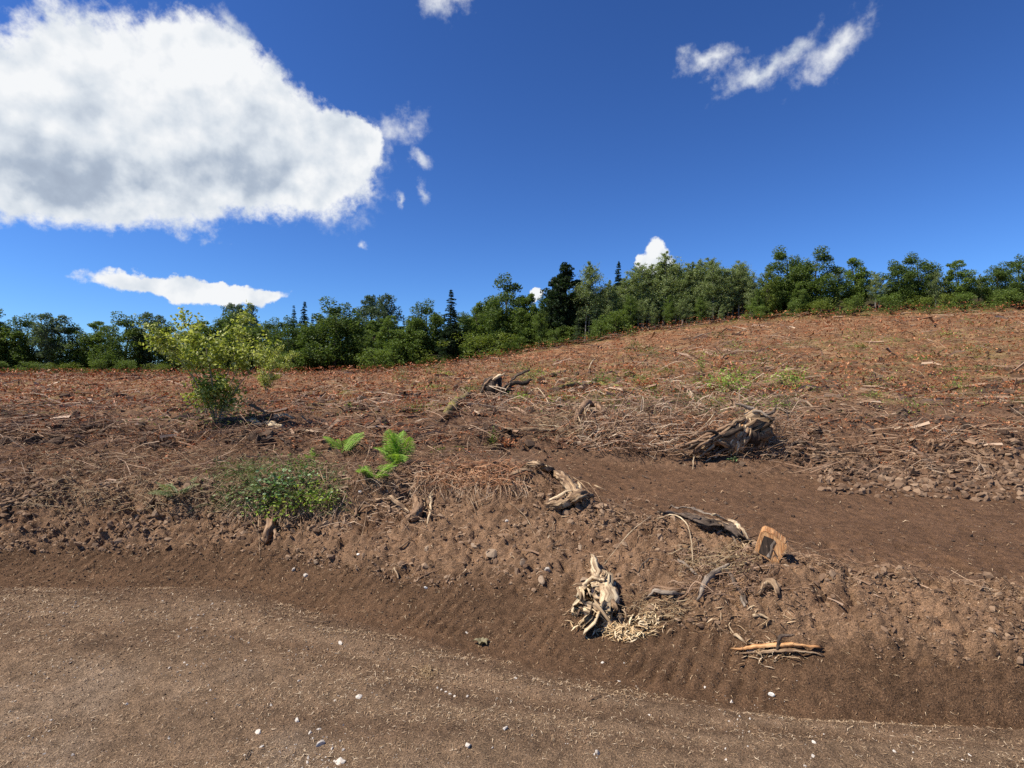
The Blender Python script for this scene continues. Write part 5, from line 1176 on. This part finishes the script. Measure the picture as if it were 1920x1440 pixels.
stick('long dark branch right of the grey one on the far left hillside', [(668, 725, .05), (680, 716, .1), (700, 711, .05)], .035, 'bark')
stick('dark bent branch below the long dark one', [(665, 717, .02), (680, 725, .06), (692, 735, .02)], .03, 'bark')
stick('mossy tan stick on the left hillside', [(697, 739, .02), (710, 735, .05), (726, 729, .03)], .025, 'moss')
stick('dark stick level among the red leaves', [(690, 765, .02), (706, 766, .05), (722, 769, .02)], .016, 'bark')
stick('long thin stick over the litter at the left', [(465, 778, .04), (490, 766, .1), (530, 757, .1), (560, 754, .03)], .012, 'grey')
stick('thin vine stem falling left of the tallest fern', [(694, 776, .08), (705, 790, .1), (717, 812, .02)], .005, 'weather')
stick('pale small log beside the arching fern', [(590, 808, .03), (600, 812, .04), (608, 816, .02)], .018, 'weather')
stick('tan stick pointing down from the crest left of the curved log', [(874, 938, .05), (884, 952, .06), (894, 968, .01)], .008, 'weather')
stick('second tan stick crossing beside it at the crest', [(880, 935, .06), (890, 948, .06), (900, 965, .01)], .006, 'weather')
stick('grey barkless stick across the crest right of the tallest fern', [(815, 883, .02), (835, 876, .04), (853, 872, .03)], .012, 'grey')
stick('pale arm shaped twig at the top of the crest', [(845, 852, .03), (855, 862, .05), (862, 875, .02)], .007, 'weather')
stick('long level pale log high on the red slope below the alders', [(1252, 622, .2), (1280, 617, .25), (1310, 612, .25), (1345, 607, .1)], .10, 'weather', 'fallen_branch', 'branch')
stick('thick pale stick on the red slope beside a dark clump', [(1350, 678, .1), (1362, 671, .15), (1378, 667, .1)], .07, 'weather', 'fallen_branch', 'branch')
stick('short pale stick above the dark clump on the red slope', [(1340, 672, .1), (1358, 670, .1)], .05, 'pale', 'fallen_branch', 'branch')
stick('long thin branch level on the red slope', [(1370, 683, .1), (1395, 682, .1), (1425, 682, .05)], .03, 'weather', 'fallen_branch', 'branch')
stick('grey branch slanting on the red slope under the alders', [(1302, 635, .1), (1325, 630, .2), (1345, 625, .1)], .07, 'grey', 'fallen_branch', 'branch')
stick('pale short log near the right of the ridge', [(1383, 627, .1), (1398, 621, .15)], .08, 'pale', 'fallen_branch', 'branch')
stick('broken pale branch sticking up by the ridge', [(1152, 612, .3), (1160, 620, .5), (1166, 625, .1)], .07, 'pale', 'fallen_branch', 'branch')
stick('dark log slanting at the left of the middle slope', [(960, 712, .05), (978, 702, .1), (994, 693, .1)], .04, 'bark', 'fallen_branch', 'branch')
stick('thin pale branch in the middle slope', [(1104, 697, .1), (1112, 684, .25), (1119, 675, .1)], .04, 'pale', 'fallen_branch', 'branch')
stick('thin straw branch on the slope right of the middle', [(1202, 688, .05), (1209, 683, .2), (1216, 679, .1)], .03, 'weather', 'fallen_branch', 'branch')
stick('pale fallen branch lying on the left part of the slope', [(853, 690, .1), (866, 686, .15), (878, 685, .1)], .05, 'pale', 'fallen_branch', 'branch')
stick('long brown branch on the slope above the salal clump', [(1066, 723, .05), (1090, 712, .15), (1128, 697, .1)], .022, 'root', 'fallen_branch', 'branch')
stick('long branch running down the middle of the red slope', [(1265, 677, .05), (1285, 668, .2), (1305, 664, .1)], .03, 'weather', 'fallen_branch', 'branch')
stick('thin twig lying on the road at the left', [(560, 1164, .004), (590, 1169, .012), (612, 1169, .012), (629, 1163, .004)], .005, 'weather')
stick('short straight twig on the road right of the middle', [(1104, 1316, .004), (1115, 1311, .01), (1127, 1306, .006)], .005, 'weather')
stick('small dark twig at the bottom left of the road', [(461, 1426, .003), (466, 1415, .012), (473, 1407, .003)], .0035, 'bark')
stick('thin pale twig beside the dry moss on the road', [(772, 1250, .003), (780, 1255, .012), (787, 1260, .003)], .0035, 'pale')
stick('thin pale stick slanting above the split plank', [(1342, 1171, .01), (1356, 1188, .02), (1375, 1208, .005)], .005, 'weather')
stick('pale flake of wood above the split plank', [(1378, 1195, .01), (1390, 1202, .015), (1402, 1210, .005)], .012, 'pale')
stick('pale curved flake of bark near the right edge', [(1412, 1158, .01), (1432, 1161, .02), (1452, 1166, .005)], .011, 'pale')
for i, (a, b, hh, ww, t) in enumerate([(1185, 672, .45, .9, 'rust red dead fern clump on the slope left of the upright seedling'), (1222, 735, .3, .6, 'rust red clump of dead leaves right of the mossy horizontal log'), (1180, 700, .35, .7, 'brown dead clump above the salal'),
        (690, 800, .10, .22, 'curled orange dead leaves left of the tallest fern'), (775, 770, .2, .5, 'red dead leaf heap left of the short mossy log'), (950, 838, .10, .3, 'rust brown leaf heap right of the upright green sprout'), (640, 805, .14, .3, 'orange brown leaf heap above the arching fern'),
        (1330, 650, .5, 1.2, 'dark red dead clump high on the slope'), (1420, 655, .5, 1.4, 'wide rust red clump near the right edge of the slope'), (1060, 690, .4, .9, 'dull red clump in the middle of the slope'), (1350, 690, .35, .5, 'dark brown clump beside the thick pale stick'), (540, 775, .14, .5, 'red leaf heap on the left bank behind the rotten log')]):
    leafy(a, b, hh, ww, 260, t, 560 + i, 'dead', leaf=.035 * (1 if b > 740 else 1.9), name='dead_leaf_clump', cat='dead leaves', stems=8, asp=.45)
def regrowth():
    rng = np.random.default_rng(777)
    for i in range(58):
        u = rng.uniform(-.25, .9); P, _, _ = rnd_us(1, 9.5, 12.2, rng, u - .01, u + .01); P = P[0]; px, py = 960 + P[0] / P[1] * F, 720 - (P[2] - CAM_Z) / P[1] * F; k = P[1] / 12
        leafy(px, py, rng.uniform(.08, .28) * k, rng.uniform(.3, .8) * k, int(rng.uniform(110, 280)), 'small patch of green regrowth among the slash', 7000 + i, ['lf_mid', 'lf_lime', 'lf_bright', 'grassy'][i % 4], leaf=.032 * k, cat='plant', group='green regrowth on the hillside', stems=3)
regrowth()
def loose_sticks():
    rng = np.random.default_rng(71); n = 0
    protos = []
    for k in range(6):
        v, f, g = tube_arrays([(-.5, 0, .0), (-.15, rng.uniform(-.06, .06), .04), (.2, rng.uniform(-.06, .06), .05), (.5, 0, .01)], [.020, .018, .014, .006], 6, 8, 900 + k)
        protos.append(poly_mesh('stick', v, f, g, M[['weather', 'grey', 'pale', 'root', 'weather', 'bark'][k]]))
    def put(cnt, s0, s1, l0, l1, label, group, u0=-.93, u1=.93):
        P, u, s = rnd_us(cnt, s0, s1, rng, u0, u1)
        for p in P:
            o = link('stick', protos[rng.integers(6)], None, tuple(p + np.array([0, 0, .015 * p[1] / 8 + .01])))
            L_ = rng.uniform(l0, l1) * max(1, p[1] / 8); w = rng.uniform(.3, .6) * L_; o.scale = (L_, w, w)
            a = rng.normal(.5, .9); o.rotation_euler = (rng.uniform(0, 6.28), rng.normal(0, .12), a); tag(o, label, 'stick', group)
    put(90, 9.7, 13.0, .08, .40, 'bare stick lying loose on the reddish logged hillside', 'loose sticks on the hillside')
    put(42, 10.6, 13.0, .3, .62, 'thick bare branch lying on the logged hillside', 'fallen branches on the hillside')
    put(40, 8.2, 9.8, .15, .42, 'bare stick in the tangle on the bank behind the terrace', 'loose sticks on the brush bank')
    put(56, 4.3, 6.6, .05, .26, 'small bare stick loose on the cut bank face', 'loose sticks on the bank face')
loose_sticks()

# ------------------------------------------------------------------ brush, hanging roots, tangles (uncountable)
def strand_stuff(name, label, mat, n, start, vec, rad, seed, steps=6, wig=.15, sides=3):
    """n thin curved strands; start(rng)->point, vec(rng)->list of control offsets"""
    rng = np.random.default_rng(seed); V = []; Fc = []; base = 0
    for k in range(n):
        p = start(rng); offs = vec(rng); C = catmull([p] + [p + Vector(o) for o in offs], steps)
        r0 = rad * rng.uniform(.5, 1.4)
        for i, c in enumerate(C):
            r = r0 * (1 - .7 * i / steps)
            for j in range(sides):
                a = j * 6.283 / sides; V.append((c.x + r * math.cos(a), c.y + r * math.sin(a) * .6, c.z + r * math.sin(a)))
        for i in range(steps):
            for j in range(sides): Fc.append((base + i*sides + j, base + i*sides + (j+1) % sides, base + (i+1)*sides + (j+1) % sides, base + (i+1)*sides + j))
        base += (steps + 1) * sides
    return tag(link(name, np_mesh(name, np.array(V), np.array(Fc), M[mat])), label, kind='stuff')
def area(px0, px1, py0, py1, lift=(0, .05)): return lambda r: gp(r.uniform(px0, px1), r.uniform(py0, py1), r.uniform(*lift))
def arch(l0, l1, up, dirx=(-1, 1), fwd=(-.3, .1)):
    def f(r):
        l = r.uniform(l0, l1); x = r.uniform(*dirx) * l; y = r.uniform(*fwd) * l; u = r.uniform(.2, 1) * up
        if r.uniform() < .65: u *= .18
        j = lambda: r.normal(0, .13) * l
        return [(x * .35 + j(), y * .3 + j(), u + j() * .5), (x * .7 + j(), y * .7 + j(), u * .8 + j() * .6), (x + j(), y, -.02 + r.uniform(-.05, .1) * l)]
    return f
def hang(l0, l1, out_=.1):
    def f(r):
        l = r.uniform(l0, l1); return [(r.normal(0, .03), -out_ * r.uniform(.3, 1), -l * .3), (r.normal(0, .06), -out_ * r.uniform(.6, 1.3), -l)]
    return f
strand_stuff('dead_brambles', 'arching dead bramble stems over the left of the brush bank', 'slash', 260, area(1125, 1260, 775, 850), arch(.25, .9, .16), .005, 801)
strand_stuff('dead_brambles', 'brown tangle of dead stems heaped along the brush bank', 'slash', 620, area(1060, 1500, 765, 840), arch(.2, .7, .26, fwd=(-.4, .2)), .0055, 821)
strand_stuff('dead_brambles', 'dark matted stems inside the brush bank', 'dead_br', 520, area(1040, 1500, 775, 850), arch(.12, .5, .12, fwd=(-.5, .1)), .006, 822)
strand_stuff('logging_slash', 'bent dead branches heaped on the near hillside', 'slash', 620, area(560, 1500, 680, 775, (0, .1)), arch(.3, 1.3, .22, fwd=(-.6, .6)), .009, 823)
strand_stuff('logging_slash', 'larger bent branches scattered over the far hillside', 'slash', 420, area(700, 1500, 612, 690, (0, .15)), arch(.8, 3.2, .5, fwd=(-.8, .8)), .022, 824)
strand_stuff('dead_brambles', 'combed dead stems running down left from the big stump', 'dead_br', 380, area(1230, 1390, 785, 840), (lambda r: (lambda l: [(-l*.4, -.03, -.02), (-l, -.08, -.13 * l * 2)])(r.uniform(.2, .7))), .005, 802)
strand_stuff('root_hairs', 'grey mass of fine roots right of the big stump', 'twigs', 620, area(1405, 1500, 790, 870, (0, .2)), arch(.08, .35, .07), .0026, 803, steps=4)
strand_stuff('dead_brambles', 'dry straw stems fanning over the middle bank', 'straw', 170, area(1000, 1110, 765, 830), arch(.2, .7, .14), .004, 804)
strand_stuff('hanging_roots', 'fringe of fine roots hanging along the crest of the bank', 'twigs', 420, area(780, 990, 885, 925, (0, .06)), hang(.08, .30, .14), .003, 805, steps=4)
strand_stuff('hanging_roots', 'roots hanging under the left vine patch', 'slash', 230, area(430, 650, 925, 975, (0, .06)), hang(.08, .34, .12), .0032, 806, steps=4)
strand_stuff('dead_brambles', 'reddish dead stems at the crest in front of the terrace', 'dead_br', 320, area(800, 960, 870, 915, (0, .04)), arch(.12, .45, .09, fwd=(-.8, .1)), .0034, 807)
strand_stuff('dry_grass', 'pale dry grass on the left bank', 'straw', 650, area(400, 640, 850, 965), arch(.08, .32, .08, fwd=(-.6, .2)), .0025, 808, steps=4)
strand_stuff('dead_brambles', 'dry stems in the root tangle right of the broken log', 'straw', 150, area(1290, 1400, 1030, 1080, (0, .04)), arch(.08, .30, .07), .0032, 809)
strand_stuff('root_tangle', 'tangle of brown roots on the right part of the bank', 'slash', 330, area(1270, 1460, 1035, 1125, (0, .04)), arch(.06, .28, .06), .0038, 810)
strand_stuff('root_tangle', 'thin roots on the bank left of the forked root', 'twigs', 220, area(640, 790, 880, 1000, (0, .03)), arch(.06, .3, .05, fwd=(-.6, .1)), .003, 811)
strand_stuff('dead_brambles', 'dead stems beside the upturned stump', 'twigs', 130, area(880, 1010, 715, 780), arch(.2, .8, .2), .008, 812)
strand_stuff('dead_brambles', 'dry stems beyond the right edge of the view', 'twigs', 300, area(1500, 1850, 800, 900), arch(.2, .8, .14), .005, 813)
strand_stuff('dry_grass', 'dry grass beyond the left edge of the view', 'straw', 450, area(60, 400, 850, 965), arch(.1, .34, .09, fwd=(-.6, .2)), .003, 814, steps=4)
strand_stuff('thin_grass', 'thin green blades along the slope above the terrace', 'grassy', 500, area(1130, 1500, 740, 785), arch(.08, .35, .12), .004, 815, steps=4)
strand_stuff('thin_grass', 'pale green grass blades on the left bank', 'grassy', 700, area(400, 640, 870, 965), arch(.06, .24, .12, fwd=(-.5, .2)), .0028, 817, steps=4)
strand_stuff('root_tangle', 'rootlets lying over the middle of the bank face', 'twigs', 260, area(700, 1300, 930, 1090, (0, .015)), arch(.05, .24, .03), .0022, 818, steps=4)
strand_stuff('root_tangle', 'tan fibres at the foot of the right bank', 'straw', 90, area(1180, 1290, 1120, 1165, (0, .02)), arch(.05, .22, .04), .003, 816, steps=5)

# ------------------------------------------------------------------ stones and small odd things
def rock(name, px, py, size, mat, label, seed, cat='stone', group=None, me=None):
    rng = np.random.default_rng(seed)
    if me is None:
        import bmesh
        bm = bmesh.new(); bmesh.ops.create_icosphere(bm, subdivisions=2, radius=1)
        k = rng.uniform(.45, .85, 3); k[0] = 1; pl = rng.normal(size=(7, 3)); pl /= np.linalg.norm(pl, axis=1)[:, None]
        for v in bm.verts:
            c = np.array(v.co)
            for p in pl:
                e = c @ p - .6
                if e > 0: c = c - p * e
            v.co = Vector(c * k * (1 + .05 * rng.normal()))
        me = bpy.data.meshes.new(name); bm.to_mesh(me); bm.free(); me.materials.append(M[mat])
    p = gp(px, py); o = link(name, me, None, (p.x, p.y, p.z - size * (.22 if mat == 'brownstone' else -.08))); o.scale = (size,) * 3
    o.rotation_euler = (rng.normal(0, .3), rng.normal(0, .3), rng.uniform(0, 6.28)); return tag(o, label, cat, group)
U1 = [(1445, 1303, .021, 'white', 'single bright white stone by the right end of the road edge'), (638, 1207, .021, 'stone', 'pale angular stone at the left near the road edge'), (673, 1308, .020, 'stone', 'pale stone in the middle left of the road'),
      (798, 1102, .020, 'white', 'white stone at the foot of the bank left of the middle'), (875, 1187, .015, 'stone', 'small cream stone above the curled leaf clump'), (675, 922, .022, 'white', 'white stone on the bank below the low fern'),
      (950, 977, .028, 'stone', 'pale oval stone on the bank left of the straight stick'), (557, 1352, .018, 'stone', 'round pale stone at the lower left of the road'), (484, 1373, .020, 'stone', 'wedge shaped pale stone near the left bottom'),
      (600, 1397, .024, 'stone', 'largest pale stone of the cluster at the bottom left'), (636, 1430, .032, 'stone', 'big pale stone cut by the bottom of the view at the left'), (878, 1398, .022, 'stone', 'flat pale stone at the bottom of the road near the middle'),
      (947, 1367, .016, 'stone', 'pale stone at the bottom right of the middle'), (1120, 1413, .018, 'gravel', 'grey stone at the bottom right of the middle'), (876, 1306, .013, 'stone', 'small pale upright stone right of the pebble row'),
      (560, 1277, .013, 'stone', 'small white wedge stone in the left of the road'), (802, 1027, .050, 'brownstone', 'rounded earthy stone stuck in the bank below the forked root'), (1015, 1085, .050, 'brownstone', 'flat earthy stone at the foot of the middle bank'),
      (920, 1035, .085, 'brownstone', 'large earth covered stone in the middle of the bank'), (980, 1052, .040, 'brownstone', 'earthy stone right of the large earth covered one'), (1095, 1085, .055, 'brownstone', 'earthy stone left of the tip of the splintered stump'),
      (1026, 1068, .032, 'gravel', 'dark round stone at the foot of the middle bank'), (551, 1068, .030, 'gravel', 'dark round pebble at the foot of the left bank'), (574, 1080, .026, 'gravel', 'second dark pebble right of the first at the left bank foot'),
      (888, 1022, .045, 'brownstone', 'small earthy stone left of the large earth covered one'), (1475, 1062, .035, 'brownstone', 'pale brown stone in the shadow of the sawn block'), (592, 1051, .035, 'brownstone', 'pale brown stone on the lower left bank'),
      (672, 1040, .018, 'white', 'tiny white stone on the left bank'), (1258, 1103, .035, 'brownstone', 'brown stone above the flat driftwood'), (1088, 1028, .05, 'brownstone', 'earthy lump of stone above the splintered stump')]
for i, (a, b, s, m, l) in enumerate(U1): rock('stone', a, b, s, m, l, 600 + i)
def loose_stones():
    rng = np.random.default_rng(81); src = [rock('stone', 820 + 8 * i, 1290 + 4 * i, .010, 'stone', 'small pale stone scattered on the dirt road', 700 + i, group='pale stones on the road') for i in range(5)]
    pts = [(rng.normal(570, 60), rng.normal(1405, 26)) for _ in range(60)] + [(rng.uniform(430, 1500), rng.uniform(1240, 1436)) for _ in range(48)] + [(rng.normal(1400, 60), rng.normal(1350, 30)) for _ in range(26)] + [(rng.uniform(0, 420), rng.uniform(1240, 1436)) for _ in range(40)] + [(rng.uniform(1500, 1900), rng.uniform(1350, 1436)) for _ in range(25)]
    for a, b in pts:
        s = src[rng.integers(5)]; o = s.copy(); COL.objects.link(o); p = gp(a, b); k = .003 + .013 * rng.uniform() ** 4
        o.location = (p.x, p.y, p.z - k * .15); o.scale = (k,) * 3; o.rotation_euler = tuple(rng.uniform(0, 6.28, 3))
loose_stones()
def odd_things():
    # yellow fungus chip behind the broken log
    o = gp(1289, 974); r = wood_thing('yellow_fungus', 'small bright yellow lump behind the broken log', 'fungus', o)
    limb('cap', [o + Vector((-.035, 0, .02)), o + Vector((0, 0, .035)), o + Vector((.03, 0, .025))], [.014, .022, .012], 'pale', r, o, sides=9, lump=.5, seed=501)
    r.children[0].data.materials.clear(); r.children[0].data.materials.append(M['yellow'])
    limb('stalk', [o + Vector((.035, .01, .02)), o + Vector((.06, .02, .015))], [.008, .004], 'orange', r, o, sides=6, seed=502)
    # curled dry leaf clump
    rng = np.random.default_rng(91); o = gp(903, 1210); r = tag(empty('dry_leaf_clump', o), 'curled olive grey dried leaf lying on the dark foot of the bank', 'leaf')
    import bmesh
    for k, (ang, ln) in enumerate([(20, .055), (100, .05), (165, .06), (240, .03), (320, .045)]):
        bm = bmesh.new(); vs = []; a = math.radians(ang)
        for i in range(6):
            t = i / 5; w = .016 * math.sin(math.pi * min(.98, t * .8 + .15)); x, z = ln * t, .030 * math.sin(t * 2.6)
            row = [bm.verts.new((x, sgn * w, z + abs(sgn) * .006)) for sgn in (-1, 0, 1)]
            if vs:
                for j in (0, 1): bm.faces.new((vs[-1][j], row[j], row[j+1], vs[-1][j+1]))
            vs.append(row)
        me = bpy.data.meshes.new('lobe'); bm.to_mesh(me); bm.free(); me.materials.append(M['leafdry']); q = link('lobe', me, r); q.rotation_euler[2] = a
    # dry moss on the road
    v, Fc = strip_variants(8, 2, rng, w=.1, bend=1.4, arch=1.); n = 240
    P = np.array([gp(rng.normal(800, 9), rng.normal(1262, 7), rng.uniform(0, .012)) for _ in range(n)])
    tag(link('dry_moss', scatter_mesh('dry_moss', v, Fc, P, rand_rot(n, rng, .5), rng.uniform(.01, .035, n), rng, M['straw'])), 'olive yellow tuft of dry moss on the dirt road', 'moss')
odd_things()
